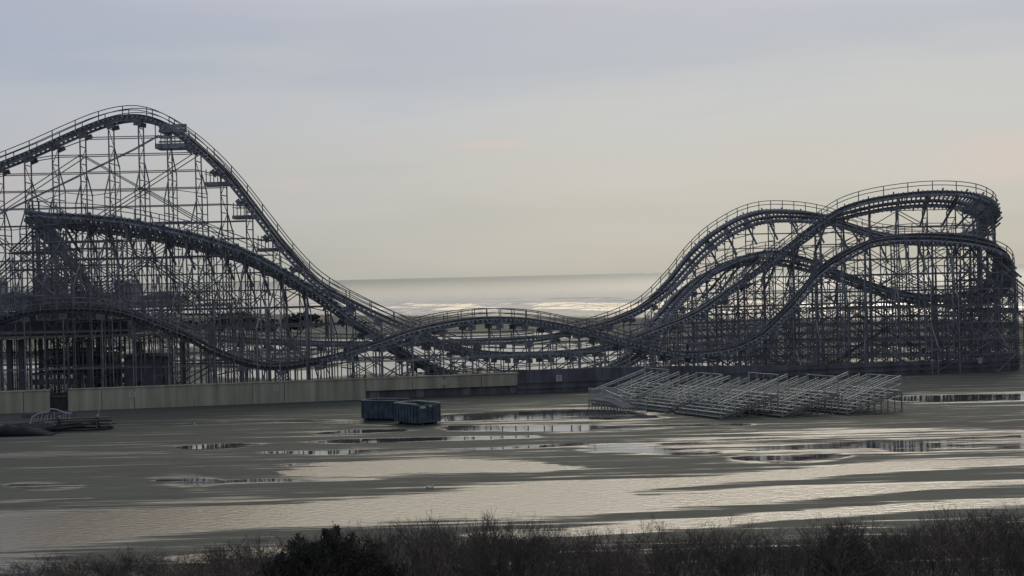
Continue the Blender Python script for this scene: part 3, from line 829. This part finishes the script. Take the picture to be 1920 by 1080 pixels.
# timber bulkhead to the right
def dark_wall():
    A = G(971, 738); Bp = G(1240, 727); C = G(1480, 712); D = G(1912, 693)
    so = (A + D) / 2; so.z = 0
    w = thing('timber_bulkhead', 'long dark plank bulkhead behind the bleachers along the coaster foot', 'wall', so)
    prev = None
    pts = [A, Bp, C, D]; tops = [2.45, 2.3, 1.6, 1.4]
    for j in range(3):
        a, b = pts[j], pts[j + 1]; d = (b - a); n = int(d.length / 0.9)
        for i in range(n):
            p0 = a.lerp(b, i / n); p1 = a.lerp(b, (i + 0.97) / n)
            zt = tops[j] + (tops[j + 1] - tops[j]) * i / n + random.uniform(-.02, .02)
            nn = Vector((-d.y, d.x, 0)).normalized() * 0.16
            m = MB(); off = nn * random.uniform(0, 0.12)
            m.hexa([Vector((p.x, p.y, z)) + off for z in (-0.5, zt) for p in (p0, p1, p1 + nn, p0 + nn)])
            if prev is None: prev = MB()
            k0 = len(prev.v); prev.v.extend(m.v); prev.f.extend(tuple(k0 + q for q in f) for f in m.f)
        for zz in (0.55, 1.15):
            nn = Vector((-d.y, d.x, 0)).normalized()
            m = MB(); m.beam(a - nn * 0.06 + UPZ * zz, b - nn * 0.06 + UPZ * zz, 0.12, 0.25); local(m, so).build('waler', M_DARKWOOD, w)
    local(prev, so).build('planking', M_DARKWOOD, w)
    return w
dark_wall()
# gate
ta, tb = on_wall(90.5), on_wall(122.5)
so = WA + wd_ * ((ta + tb) / 2); so.z = 0
gt = thing('gate', 'dark steel double gate between the concrete walls', 'gate', so)
tm = (ta + tb) / 2
wall_piece(0, 0, 0.1, 1.85, 0.08, -0.25, 'gate_leaf', M_STEELDK, gt, so, ta + 0.08, tm - 0.02)
wall_piece(0, 0, 0.1, 1.85, 0.08, -0.25, 'gate_leaf', M_STEELDK, gt, so, tm + 0.02, tb - 0.08)
wall_piece(0, 0, 1.45, 1.52, 0.06, -0.18, 'rail', M_ALUDK, gt, so, ta + 0.08, tb - 0.08)
wall_piece(0, 0, 0.0, 2.1, 0.14, -0.18, 'gate_post', M_STEELDK, gt, so, ta, ta + 0.08)
wall_piece(0, 0, 0.0, 2.1, 0.14, -0.18, 'gate_post', M_STEELDK, gt, so, tb - 0.08, tb)

# signs fixed to the walls
def sign(px, py, w, h, Y, label, n, rows):
    c = P(px, py, Y)
    s = thing('warning_sign', label, 'sign', c, math.atan2(wd_.y, wd_.x), 'small signs on the beach walls')
    m = MB(); m.box(-w / 2, w / 2, 0, 0.03, -h / 2, h / 2); m.build('board', M_WHITE, s)
    m = MB()
    for r_i in range(rows):
        z = h * (0.3 - 0.6 * r_i / max(1, rows - 1)); ww = w * (0.34 - 0.06 * (r_i % 2))
        x = -ww
        while x < ww:
            l = random.uniform(0.03, 0.09); m.box(x, min(ww, x + l), -0.006, -0.003, z - h * 0.06, z + h * 0.06); x += l + 0.025
    m.build('faded_print', M_GREY, s)
def wall_Y(px, off=0.10):
    t = on_wall(px); p = WA + wd_ * t + wn_ * off; return p.y
sign(248, 740, 0.66, 0.56, wall_Y(248), 'faded white sign on the wall right of the gate', 0, 3)
sign(517, 728, 0.46, 0.60, wall_Y(517), 'narrow faded sign at the middle of the long concrete wall', 1, 4)
sign(832, 717, 0.56, 0.5, wall_Y(832), 'faded white sign above the recessed dark lower wall face', 2, 3)
sign(1048, 709, 0.62, 0.66, G(1048, 735).y - 0.3, 'square pale sign on the dark plank bulkhead left of the bleachers', 3, 4)
sign(1838, 676, 0.46, 0.62, G(1838, 697).y - 0.4, 'square pale sign at the right end of the coaster foot', 4, 4)
a = G(187, 776); m = MB(); m.beam(Vector((0, 0, -0.2)), Vector((0, 0, 0.75)), 0.07); m.beam(Vector((-.1, 0, 0.7)), Vector((.12, 0, 0.73)), 0.05)
o = m.build('marker_stake', M_PALE); o.location = a - Vector((0, 0.4, 0)); tag(o, 'short pale marker stake standing against the long concrete wall', 'stake')

# ------------------------------------------------------------------ dumpsters
def dumpster(corner, end_dir, L, Wd, H, label, plate):
    ex = Vector((end_dir[0], end_dir[1], 0)).normalized()      # along the door end, to the right
    ey = Vector((-ex.y, ex.x, 0))                               # length, going away
    rz = math.atan2(ex.y, ex.x)
    d = thing('dumpster', label, 'dumpster', corner, rz, 'roll-off dumpsters on the sand')
    zb = 0.18; th = 0.08
    m = MB()
    m.box(0, Wd, 0.05, L, zb, zb + 0.1)
    m.box(0, th, 0.05, L, zb + .1, H); m.box(Wd - th, Wd, 0.05, L, zb + .1, H)
    m.box(th, Wd - th, L - th, L, zb + .1, H)
    # side ribs
    n = int(L / 0.45)
    for i in range(n + 1):
        y = 0.08 + (L - 0.22) * i / n
        m.box(-0.075, -0.002, y, y + 0.12, zb, H - 0.12); m.box(Wd + 0.002, Wd + 0.075, y, y + 0.12, zb, H - 0.12)
    for x in (0.45, Wd - 0.6): m.box(x, x + 0.15, 0.05, L, 0.02, zb - 0.002)
    m.build('body', M_BIN, d)
    m = MB()
    m.box(-0.1, th + .03, 0.0, L + .05, H + .002, H + 0.11); m.box(Wd - th - .03, Wd + 0.1, 0.0, L + .05, H + .002, H + 0.11)
    m.box(th + .033, Wd - th - .033, L - 0.08, L + .05, H + .002, H + 0.11)
    m.build('top_rail', M_ALUDK if plate else M_BIN, d)
    dr = MB(); dr.box(0.06, Wd - 0.06, -0.03, 0.045, zb, H - 0.02)
    for x in (0.06, Wd * 0.5 - 0.05, Wd - 0.16): dr.box(x, x + 0.1, -0.09, -0.033, zb, H - 0.02)
    for z in (zb + 0.35, H - 0.45): dr.box(0.165, Wd * .5 - .055, -0.075, -0.033, z, z + 0.1); dr.box(Wd * .5 + .055, Wd - .165, -0.075, -0.033, z, z + 0.1)
    dd = dr.build('door', M_BIN, d)
    m = MB(); m.beam(Vector((Wd * .62, -0.12, zb + 0.2)), Vector((Wd * .62, -0.12, H - 0.2)), 0.05); m.build('latch_bar', M_STEELDK, dd)
    if plate:
        m = MB(); m.box(0.24, 0.74, -0.13, -0.095, H - 0.28, H - 0.10); m.build('plate', M_WHITE, dd)
        m = MB(); m.box(1.15, 1.35, -0.13, -0.095, H - 0.2, H - 0.08); m.build('plate', M_WHITE, dd)
    for x in (0.3, Wd - 0.3):
        for y in (0.35, L - 0.4):
            m = MB(); m.tube(Vector((x - .1, y, 0.1)), Vector((x + .1, y, 0.1)), 0.1, 0.1, 10); m.build('wheel', M_STEELDK, d)
c1 = G(783, 798)
dumpster(c1, (0.80, 0.60), 3.5, 2.35, 1.68, 'nearer dark blue ribbed dumpster with a white plate on its door', True)
c2 = G(748, 789)
dumpster(c2, (0.34, 0.94), 3.55, 2.35, 1.66, 'farther dark blue dumpster half hidden behind the plated one', False)

# ------------------------------------------------------------------ bleachers
RD = Vector((0.437, -0.90, 0)).normalized()       # along the rows, towards the camera
AD = Vector((0.90, 0.437, 0)).normalized()        # up the rows
def bleacher(corner, L, label, back, aisles, rows=8, dz0=0.16):
    # local x = along the rows going away from the camera, local y = up the rows
    rz = math.atan2(-RD.y, -RD.x)
    b = thing('bleacher', label, 'bleacher', corner, rz, 'aluminium bleachers in a sawtooth row on the sand')
    sgn = 1 if Vector((math.cos(rz + math.pi / 2), math.sin(rz + math.pi / 2), 0)).dot(AD) > 0 else -1
    T, RZ = 0.73, 0.19
    def V(x, y, z): return Vector((x, sgn * y, z))
    def bx(mb, x0, x1, y0, y1, z0, z1):
        y0, y1 = sorted((sgn * y0, sgn * y1)); mb.box(x0, x1, y0, y1, z0, z1)
    for r_i in range(rows):
        y, z = r_i * T, dz0 + r_i * RZ
        m = MB(); bx(m, 0, L, y + 0.40, y + 0.66, z + 0.30, z + 0.345); m.build('seat_plank', M_SEAT, b)
        m = MB(); bx(m, 0.02, L - .02, y + 0.02, y + 0.36, z, z + 0.04); bx(m, 0.02, L - .02, y + 0.37, y + 0.385, z + .0, z + 0.17); m.build('footboard', M_ALUDK, b)
    D = rows * T
    for x in np.linspace(0.03, L - 0.03, max(3, int(L / 1.4))):
        m = MB(); x = float(x)
        m.beam(V(x, 0, dz0 - 0.06), V(x, D, dz0 + rows * RZ - 0.06), 0.05, 0.10)
        for r_i in range(rows + 1):
            y = r_i * T; m.beam(V(x, min(y, D - .03) + .03, 0), V(x, min(y, D - .03) + .03, dz0 + r_i * RZ - 0.05), 0.055)
            if r_i < rows:
                m.beam(V(x, y + 0.53, dz0 + r_i * RZ), V(x, y + 0.53, dz0 + r_i * RZ + 0.30), 0.045)
        m.beam(V(x, 0.03, 0.03), V(x, D, 0.03), 0.05)
        m.beam(V(x, 0.9, 0.1), V(x, D - 0.4, dz0 + (rows - 0.6) * RZ - .1), 0.035)
        m.beam(V(x, D - .1, 0.1), V(x, D * 0.55, dz0 + rows * .5 * RZ - .1), 0.035)
        m.build('leg_frame', M_ALUDK, b)
    # sloping guard at both ends
    g0, g1 = 1.22, 1.36
    for x in (0.0, L):
        m = MB()
        for k in (1.0, 0.86, 0.5):
            m.beam(V(x, 0.1, dz0 + g0 * k), V(x, D, dz0 + rows * RZ + g1 * k), 0.08 if k > .9 else 0.055)
        for y in np.linspace(0.1, D, 5):
            f = float(y) / D; m.beam(V(x, float(y), dz0 + f * rows * RZ - .05), V(x, float(y), dz0 + f * rows * RZ + g0 + (g1 - g0) * f), 0.05)
        m.build('guard_rail', M_ALU, b)
    # back guard with pickets
    m = MB(); zt = back; zd = dz0 + rows * RZ
    LB = min(L, 4.4); m.beam(V(0, D + .05, zt), V(LB, D + .05, zt), 0.06); m.beam(V(0, D + .05, (zt + zd) / 2), V(LB, D + .05, (zt + zd) / 2), 0.04); m.beam(V(0, D + .05, zd), V(L, D + .05, zd), 0.05, 0.1)
    for x in np.arange(0, LB + .01, 1.05): m.beam(V(float(x), D + .05, zd - .3), V(float(x), D + .05, zt), 0.035)
    for x in (0.0, LB): m.beam(V(x, D + .05, 0), V(x, D + .05, zt), 0.06)
    m.build('back_guard', M_ALU, b)
    for x in aisles:
        for dx in (-0.55, 0.55):
            m = MB()
            m.beam(V(x + dx, D * 0.14, dz0 + .14 * rows * RZ + 1.0), V(x + dx, D, zd + 1.3), 0.055)
            m.beam(V(x + dx, D * 0.14, dz0 + .14 * rows * RZ + .8), V(x + dx, D, zd + 1.1), 0.045)
            for f in (0.14, 0.42, 0.7, 0.98): m.beam(V(x + dx, D * f, dz0 + f * rows * RZ), V(x + dx, D * f, dz0 + f * rows * RZ + 1.0 + .3 * (f - .14)), 0.05)
            m.build('aisle_handrail', M_ALU, b)
        m = MB()
        for f in (0.30, 0.52):
            y = D * f; z = dz0 + f * rows * RZ
            m.beam(V(x, y, z), V(x, y, z + .85), 0.045); m.beam(V(x, y, z + .85), V(x, y + 0.85, z + 1.08), 0.045); m.beam(V(x, y + .85, z + .2), V(x, y + .85, z + 1.08), 0.045)
        m.build('centre_rail', M_ALU, b)
    return b
for px, py, bk_, lb in ((1152, 764, 3.2, 'leftmost silver bleacher beside the picketed access ramp'), (1250, 775, 3.1, 'silver bleacher second from the left end of the sawtooth row'),
        (1350, 787, 3.45, 'silver bleacher in the middle of the sawtooth row, with the tallest back guard'), (1465, 784, 3.15, 'silver bleacher second from the right end of the sawtooth row'), (1587, 779, 2.98, 'rightmost silver bleacher beside the long reflecting pool')):
    bleacher(G(px, py), 7.2 if px > 1200 else 4.4, lb, bk_, [2.1, 5.0] if px > 1200 else [2.2])
# access ramp with pickets at the left end
ra, rb = G(1104, 767), G(1168, 773)
rv = rb - ra; rl = rv.length; rz = math.atan2(rv.y, rv.x)
rp = thing('access_ramp', 'grey picketed access ramp left of the bleachers', 'ramp', ra, rz)
m = MB(); m.box(0, rl * 0.52, 0, 1.5, 0.78, 0.86)
m.hexa([Vector(p) for p in ((rl * .52 + .003, 0, .78), (rl, 0, 0.28), (rl, 1.5, 0.28), (rl * .52 + .003, 1.5, .78), (rl * .52 + .003, 0, .86), (rl, 0, .36), (rl, 1.5, .36), (rl * .52 + .003, 1.5, .86))]); m.build('deck', M_DARKWOOD, rp)
for y in (0.02, 1.48):
    m = MB(); m.beam(Vector((0, y, 1.92)), Vector((rl * .48, y, 1.92)), 0.07); m.beam(Vector((0, y, 1.78)), Vector((rl * .48, y, 1.78)), 0.045); m.beam(Vector((0, y, 0.95)), Vector((rl * .48, y, .95)), 0.05)
    for x in np.arange(0, rl * .48 + .02, 0.14): m.beam(Vector((float(x), y, 0.86)), Vector((float(x), y, 1.92)), 0.03)
    for k_ in range(12):
        f = k_ / 11; x = rl * (.52 + .48 * f); zz = .86 - .5 * f; m.beam(Vector((x, y, zz)), Vector((x, y, zz + .95)), 0.03)
    m.beam(Vector((rl * .52, y, 1.81)), Vector((rl, y, 1.31)), .06); m.beam(Vector((rl * .52, y, 1.4)), Vector((rl, y, .9)), .04)
    m.build('picket_railing', M_ALU, rp)
for y in (0.02, 1.48):
    m = MB(); n = 12
    for i in range(n):
        x = rl * i / (n - 1); zt = 0.78 if x < rl * .5 else 0.78 - .5 * (x - rl * .5) / (rl * .5)
        m.beam(Vector((x, y, 0)), Vector((x, y, zt)), 0.06)
        if i < n - 1: m.beam(Vector((x, y, 0.05)), Vector((x + rl / (n - 1) * .6, y, zt - .05)), 0.035)
    m.build('leg_frame', M_ALU, rp)
cbp = G(1172, 774)
cb = thing('crowd_barrier', 'grey steel crowd barrier standing in front of the access ramp', 'barrier', cbp, math.atan2(-0.12, 1))
m = MB()
for x in (0, 1.9): m.beam(Vector((x, 0, 0)), Vector((x, 0, 1.12)), 0.06)
for z in (0.18, 1.12): m.beam(Vector((0, 0, z)), Vector((1.9, 0, z)), 0.06)
m.build('frame', M_ALU, cb)
m = MB()
for x in np.arange(0.14, 1.85, 0.15): m.beam(Vector((float(x), 0, .2)), Vector((float(x), 0, 1.1)), 0.03)
m.build('bars', M_ALU, cb)
m = MB()
for x in (0.12, 1.78): m.beam(Vector((x, -.3, 0.03)), Vector((x, .3, 0.03)), 0.06)
m.build('foot', M_ALU, cb)

# ------------------------------------------------------------------ debris pile at the left
gp = G(150, 806)
ps = thing('lumber_stack', 'low stack of long grey planks on bearers at the left', 'lumber stack', gp, R(8))
for i, (z, n, l, o_) in enumerate(((0.12, 5, 5.4, 0), (0.42, 5, 4.9, 0.3), (0.72, 4, 5.6, -0.2), (1.0, 3, 4.4, 0.6))):
    for j in range(n):
        m = MB(); dx = o_ + random.uniform(-0.3, 0.3)
        a = Vector((-l / 2 + dx, j * 0.33 - .6, z)); b = Vector((l / 2 + dx, j * 0.33 - .6 + random.uniform(-.15, .15), z + random.uniform(-.03, .03)))
        m.beam(a, b, 0.29, 0.10); m.build('plank', M_PLANK, ps)
    m = MB()
    for x in (-1.7, 1.5): m.beam(Vector((x, -.9, z + .14)), Vector((x, .9, z + .14)), 0.14, 0.14)
    m.build('bearer', M_DARKWOOD, ps)
tb_ = MB()
gp = G(25, 816)
secs = []
for i in range(15):
    f = i / 14; x = -3.6 + 7.2 * f; h = 0.85 * (1 - abs(f * 2 - 0.8) ** 2.2 * 0.6) * min(1, 0.25 + (1 - f) * 3); h = max(0.12, h + 0.1 * math.sin(i * 2.3))
    secs.append([Vector((x, 1.3 * math.cos(t), max(0.0, h * math.sin(t) * (1 + .08 * math.sin(i * 1.7 + 3 * t))))) for t in np.linspace(0, math.pi, 9)])
tb_.strip(secs)
o = tb_.build('tarpaulin_heap', M_TARP, None, True); o.location = gp; tag(o, 'dark rumpled tarpaulin heap at the left edge', 'tarpaulin heap')
for i, (px, py, l, r_, lb) in enumerate(((92, 782, 5.0, 4, 'dark beam lying highest against the concrete wall foot'), (60, 800, 4.6, 15, 'dark beam lying between the tarpaulin heap and the planks'))):
    m = MB(); m.beam(Vector((-l / 2, 0, 0.16)), Vector((l / 2, 0, 0.30)), 0.3, 0.34)
    for x in (-l * .3, l * .32): m.beam(Vector((x, -.4, .06)), Vector((x, .4, .06)), 0.16, 0.14)
    o = m.build('timber_beam', M_DARKWOOD); o.location = G(px, py); o.rotation_euler = (0, 0, R(r_)); tag(o, lb, 'beam'); o['kind'] = 'thing'
for i in range(7):
    l = random.uniform(2.6, 4.6); m = MB(); zz = random.uniform(.25, .95)
    m.beam(Vector((-l / 2, 0, zz * .4)), Vector((l / 2, 0, zz)), random.uniform(.14, .26), random.uniform(.12, .24))
    m.beam(Vector((-l * .3, -.12, zz * .4 + .3)), Vector((l * .42, .1, zz * .7 + .3)), .1, .08)
    o = m.build('timber_beam', M_DARKWOOD if i % 3 else M_PLANK); o.location = G(random.uniform(10, 150), random.uniform(798, 812)); o.rotation_euler = (0, 0, R(random.uniform(-28, 28)))
    tag(o, 'dark beam lying crooked in the tangled debris heap at the left', 'beam', 'beams tangled in the debris heap'); o['kind'] = 'thing'
pr = thing('bent_railing', 'pale bent metal railing tangle lying on the debris', 'scrap railing', G(98, 801) + Vector((0, 0, 0)), R(6))
m = MB(); pts = [Vector((-1.9, 0, .35)), Vector((-1.7, .1, .95)), Vector((-1.1, 0, 1.25)), Vector((-.3, .1, 1.32)), Vector((-.1, 0, 1.62)), Vector((.4, 0, 1.55)), Vector((1.0, .1, 1.25)), Vector((1.7, 0, 1.15))]
for a, b in zip(pts[:-1], pts[1:]): m.tube(a, b, 0.06, 0.06, 6)
m.build('top_pipe', M_PALE, pr)
m = MB(); pts2 = [Vector((-1.9, 0, .35)), Vector((-1.5, -.1, .2)), Vector((-.4, -.1, .28)), Vector((.5, 0, .5))]
for a, b in zip(pts2[:-1], pts2[1:]): m.tube(a, b, 0.055, 0.055, 6)
m.build('bottom_pipe', M_PALE, pr)
m = MB()
for x in (-1.6, -1.35, -1.1, -.8, -.5, -.2, .2, .9, 1.1, 1.4): m.tube(Vector((x, 0, .3)), Vector((x + random.uniform(.0, .35), 0, 1.1 + random.uniform(-.1, .3))), 0.035, 0.035, 5)
m.build('bars', M_PALE, pr)
m = MB()
for i in range(5):
    a = Vector((random.uniform(-.2, .2), random.uniform(-.2, .2), 0)); m.tube(a, a + Vector((random.uniform(-.2, .2), random.uniform(-.2, .2), random.uniform(.15, .3))), 0.14, 0.05, 6)
o = m.build('litter', M_WHITE); o.location = G(806, 915); o.scale = (.8, .8, .6); tag(o, 'small scrap of white litter on the bare wet sand', 'litter')

# ------------------------------------------------------------------ far things behind the coaster
def dune():
    xs = np.linspace(-210, -36, 60); m = MB(); secs = []
    rr = random.Random(5)
    for x in xs:
        c = 430 - 0.25 * (x + 60); h = 4.0 * min(1, (-36 - x) / 40.0) * (0.8 + 0.25 * math.sin(x * 0.11) + 0.15 * math.sin(x * .31)) + 0.02
        w = 24
        secs.append([Vector((x, c + w * t, h * max(0, 1 - t * t) - 0.05)) for t in np.linspace(-1, 1, 9)])
    k = 9; n = 0
    for s_ in secs: m.v.extend(s_)
    for i in range(len(secs) - 1):
        for j in range(k - 1):
            a = i * k + j; m.f.append((a, a + k, a + k + 1, a + 1))
    o = m.build('dune', mat('dune_sand', (0.12, 0.125, 0.125), 0.95, 0.25, 0.08, 0.1), None, True); struct(o)
dune()
def clump_mesh(name, r, h, n, seed, leaf, mtl, flat=0.55, trunk=True):
    rr = random.Random(seed); m = MB(); lobes = [(rr.uniform(-.6, .6) * r, rr.uniform(-.5, .5) * r, h * rr.uniform(.45, .8), r * rr.uniform(.35, .6)) for _ in range(9)]
    for i in range(n):
        cx, cy, cz, cr_ = rr.choice(lobes)
        d = Vector((rr.gauss(0, 1), rr.gauss(0, 1), rr.gauss(0, 1))).normalized() * cr_ * rr.uniform(.5, 1.1) ** .6
        c = Vector((cx + d.x, cy + d.y, max(0.2, cz + d.z * flat)))
        u = Vector((rr.gauss(0, 1), rr.gauss(0, 1), rr.gauss(0, 1))).normalized(); v = u.orthogonal().normalized()
        s = leaf * rr.uniform(.5, 1.3); k0 = len(m.v)
        m.v.extend([c - u * s, c + v * s * .6, c + u * s, c - v * s * .6]); m.f.append((k0, k0 + 1, k0 + 2, k0 + 3))
    return m
far_trees = [(395, 640, 330, 2.6, 5.4), (412, 640, 338, 2.2, 6.6), (440, 640, 330, 3.4, 7.4), (456, 640, 334, 3.0, 7.2), (476, 640, 336, 2.4, 5.8), (500, 640, 340, 2.6, 4.8), (350, 640, 345, 3.0, 4.6), (545, 636, 345, 3.4, 5.6), (575, 636, 345, 3.2, 6.2), (320, 640, 350, 2.6, 4.4)]
tl = ['low dark tree on the far beach seen through the trestle, at its left end', 'narrow dark tree behind the trestle, left of the tallest far crown', 'broadest dark tree behind the trestle, highest of the far group', 'dark rounded tree touching the right side of the tallest far crown', 'small dark tree behind the trestle, right of the paired far crowns', 'low flat dark tree right of the far group behind the trestle', 'low dark shrubby tree left of the far group behind the trestle', 'dark far tree behind the foot of the tall drop, left of two', 'dark far tree behind the foot of the tall drop, right of two', 'farthest left low dark tree behind the low front hill']
for k, (px, py, Y, r, h) in enumerate(far_trees):
    t = thing('tree', tl[k], 'tree', (P(px, py, Y).x, Y, 0), 0, 'trees far behind the trestle')
    clump_mesh('crown', r, h, 420, 40 + k, 0.42, M_FARLEAF).build('crown', M_FARLEAF, t)
    m = MB(); m.tube(Vector((0, 0, 0)), Vector((0.1, 0, h * .6)), 0.22, 0.1, 6)
    for s in (-1, 1): m.tube(Vector((0, 0, h * .35)), Vector((s * r * .5, 0.2, h * .6)), 0.1, 0.04, 5)
    m.build('trunk', M_TWIG, t)
# pier with rides far away on the left
pier = thing('pier', 'hazy grey pier with low ride buildings far behind the left trestle', 'pier', (-150, 640, 0))
so = Vector((-150, 640, 0))
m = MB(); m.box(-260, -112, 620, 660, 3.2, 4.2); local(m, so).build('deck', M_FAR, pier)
m = MB()
for x in np.arange(-256, -112, 7.0):
    for y in (622, 658): m.tube(Vector((float(x), y, -3)), Vector((float(x), y, 3.2)), 0.4, 0.4, 6)
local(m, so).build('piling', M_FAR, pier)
for (x0, x1, h) in ((-215, -203, 14.5), (-201, -190, 9.0), (-188, -180, 15.5), (-176, -160, 8.5), (-156, -149, 12.5), (-146, -130, 7.5)):
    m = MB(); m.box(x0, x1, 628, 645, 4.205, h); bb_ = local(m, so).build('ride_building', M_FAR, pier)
    m = MB(); xm = (x0 + x1) / 2
    m.strip([[Vector((x0 - .5, y, h + .005)), Vector((x1 + .5, y, h + .005)), Vector((xm, y, h + 2.0))] for y in (627.5, 645.5)])
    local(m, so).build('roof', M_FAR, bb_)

# ------------------------------------------------------------------ foreground shrubs
def shrub_mesh(seed, h, spread, stems, depth=4):
    rr = random.Random(seed); m = MB()
    def grow(p, d, l, r, lv):
        segs = 2
        for s in range(segs):
            d = (d + Vector((rr.gauss(0, .16), rr.gauss(0, .16), rr.gauss(0.03, .10)))).normalized()
            q = p + d * (l / segs); r2 = max(0.006, r * 0.84)
            m.tube(p, q, r, r2); p = q; r = r2
            if lv > 0:
                for _ in range(rr.choice((1, 2, 2))):
                    ax = Vector((rr.gauss(0, 1), rr.gauss(0, 1), rr.gauss(0.25, .7))).normalized()
                    grow(p, (d * 0.9 + ax * 0.75).normalized(), l * rr.uniform(.5, .72), r * .62, lv - 1)
        if lv > 0: grow(p, d, l * .62, r * .7, lv - 1)
    for i in range(stems):
        a = rr.uniform(0, 2 * math.pi); t = rr.uniform(0, 1) ** .6
        b = Vector((math.cos(a) * spread * .45 * t, math.sin(a) * spread * .45 * t, -0.1))
        d = Vector((math.cos(a) * .55 * t, math.sin(a) * .55 * t, 1)).normalized()
        grow(b, d, h * rr.uniform(.36, .5), 0.028, depth - 1)
    # scale to the asked height
    zm = max(v.z for v in m.v); k = h / zm
    m.v = [Vector((v.x * min(1.2, k), v.y * min(1.2, k), v.z * k)) for v in m.v]
    return m
protos = []
for k in range(6):
    me_o = shrub_mesh(100 + k, 3.2, 2.6, 13, 4).build('shrub', M_TWIG)
    protos.append(me_o)
first = [True] * 6
rr = random.Random(11)
def top_line(px):       # height of the shrub tops in the photo, by column
    xs = [-100, 0, 60, 130, 250, 330, 420, 500, 560, 640, 700, 790, 850, 900, 960, 1000, 1040, 1110, 1200, 1260, 1330, 1420, 1500, 1560, 1640, 1700, 1760, 1820, 1880, 2000]
    ys = [1066, 1064, 1052, 1042, 1036, 1030, 1024, 1012, 990, 982, 984, 970, 984, 972, 966, 968, 992, 996, 990, 980, 984, 982, 990, 974, 986, 970, 956, 950, 952, 950]
    return float(np.interp(px, xs, ys))
count = 0
rowdef = [(66.5, 0.0, 0.30), (63.2, 13, 0.4), (60, 33, 0.5)]
for ri, (Y, drop, jit) in enumerate(rowdef):
    px = -60 + ri * 22
    while px < 1990:
        y = top_line(px) + drop + rr.uniform(-8, 24)
        q = P(px, y, Y + rr.uniform(-1, 1)); h = q.z
        if h > 0.7:
            k = rr.randrange(6)
            if first[k]: o = protos[k]; first[k] = False
            else: o = protos[k].copy(); COL.objects.link(o)
            s = h / 3.2 * 1.13
            sx = min(1.15, max(.75, s)) * rr.uniform(.85, 1.15)
            o.scale = (sx, sx, s); o.location = (q.x, q.y, 0); o.rotation_euler = (0, 0, rr.uniform(0, 6.28))
            tag(o, 'dark bare twiggy shrub in the dense row along the bottom edge', 'shrub', 'bare shrubs along the bottom edge')
            count += 1
        px += rr.uniform(46, 66) * (1.0 if ri == 0 else .95)
def evergreen(px, py, Y, r, label, seed, n=60):
    q = P(px, py, Y); H = q.z; t = thing('evergreen_bush', label, 'bush', (q.x, Y, 0), 0)
    rr2 = random.Random(seed); fo = MB(); br = MB()
    for i in range(n):
        a = rr2.uniform(0, 6.28); u = rr2.uniform(0, 1) ** .5
        tip = Vector((math.cos(a) * r * u * rr2.uniform(.8, 1.15), math.sin(a) * r * .7 * u, H * (1 - .62 * u ** 2.2) * rr2.uniform(.72, 1.0)))
        root = Vector((tip.x * .25, tip.y * .25, tip.z * rr2.uniform(.1, .35)))
        br.tube(root, tip, .035, .008, 4)
        L_ = (tip - root).length; k = int(L_ * 70)
        for j in range(k):
            f = 1 - rr2.random() ** 1.3 * .85; c = root.lerp(tip, f); w = .05 + .30 * (1 - f) ** .7
            c = c + Vector((rr2.gauss(0, w), rr2.gauss(0, w), rr2.gauss(0, w * .7)))
            uu = ((tip - root).normalized() * .8 + Vector((rr2.gauss(0, 1), rr2.gauss(0, 1), rr2.gauss(0.3, 1))) * .6).normalized(); vv = uu.orthogonal().normalized()
            s_ = rr2.uniform(.035, .085); k0 = len(fo.v)
            fo.v.extend([c - uu * s_, c + vv * s_ * .45, c + uu * s_, c - vv * s_ * .45]); fo.f.append((k0, k0 + 1, k0 + 2, k0 + 3))
    fo.build('foliage', M_LEAF, t); br.build('branches', M_TWIG, t)
evergreen(618, 985, 60, 2.9, 'dense dark evergreen bush left of centre among the bare shrubs', 71, 150)
evergreen(545, 1026, 60.5, 1.4, 'small dark evergreen bush against the left side of the dense one', 72, 70)
evergreen(1575, 974, 61, 1.5, 'dark evergreen bush among the bare shrubs right of centre', 73, 34)
gp = G(122, 1082, 0.0)
m = MB(); rr2 = random.Random(5)
for i in range(420):
    a = rr2.uniform(0, 6.28); d = rr2.uniform(0, 1) ** .5 * 0.75; b = Vector((math.cos(a) * d, math.sin(a) * d, 0)); e = b * 1.25 + Vector((rr2.gauss(0, .06), rr2.gauss(0, .06), (1 - d * d) * .45 + .22))
    m.tube(b, e, .012, .003, 3)
for v in m.v: pass
o = m.build('grass_tussock', M_GRASS); q = P(122, 1076, 57.0); o.location = (q.x, q.y, 0); o.scale = (1, 1, max(.5, q.z / .66)); tag(o, 'yellowed grass tussock at the bottom left edge', 'grass tussock')
print('bents', len(B), 'shrubs', count)
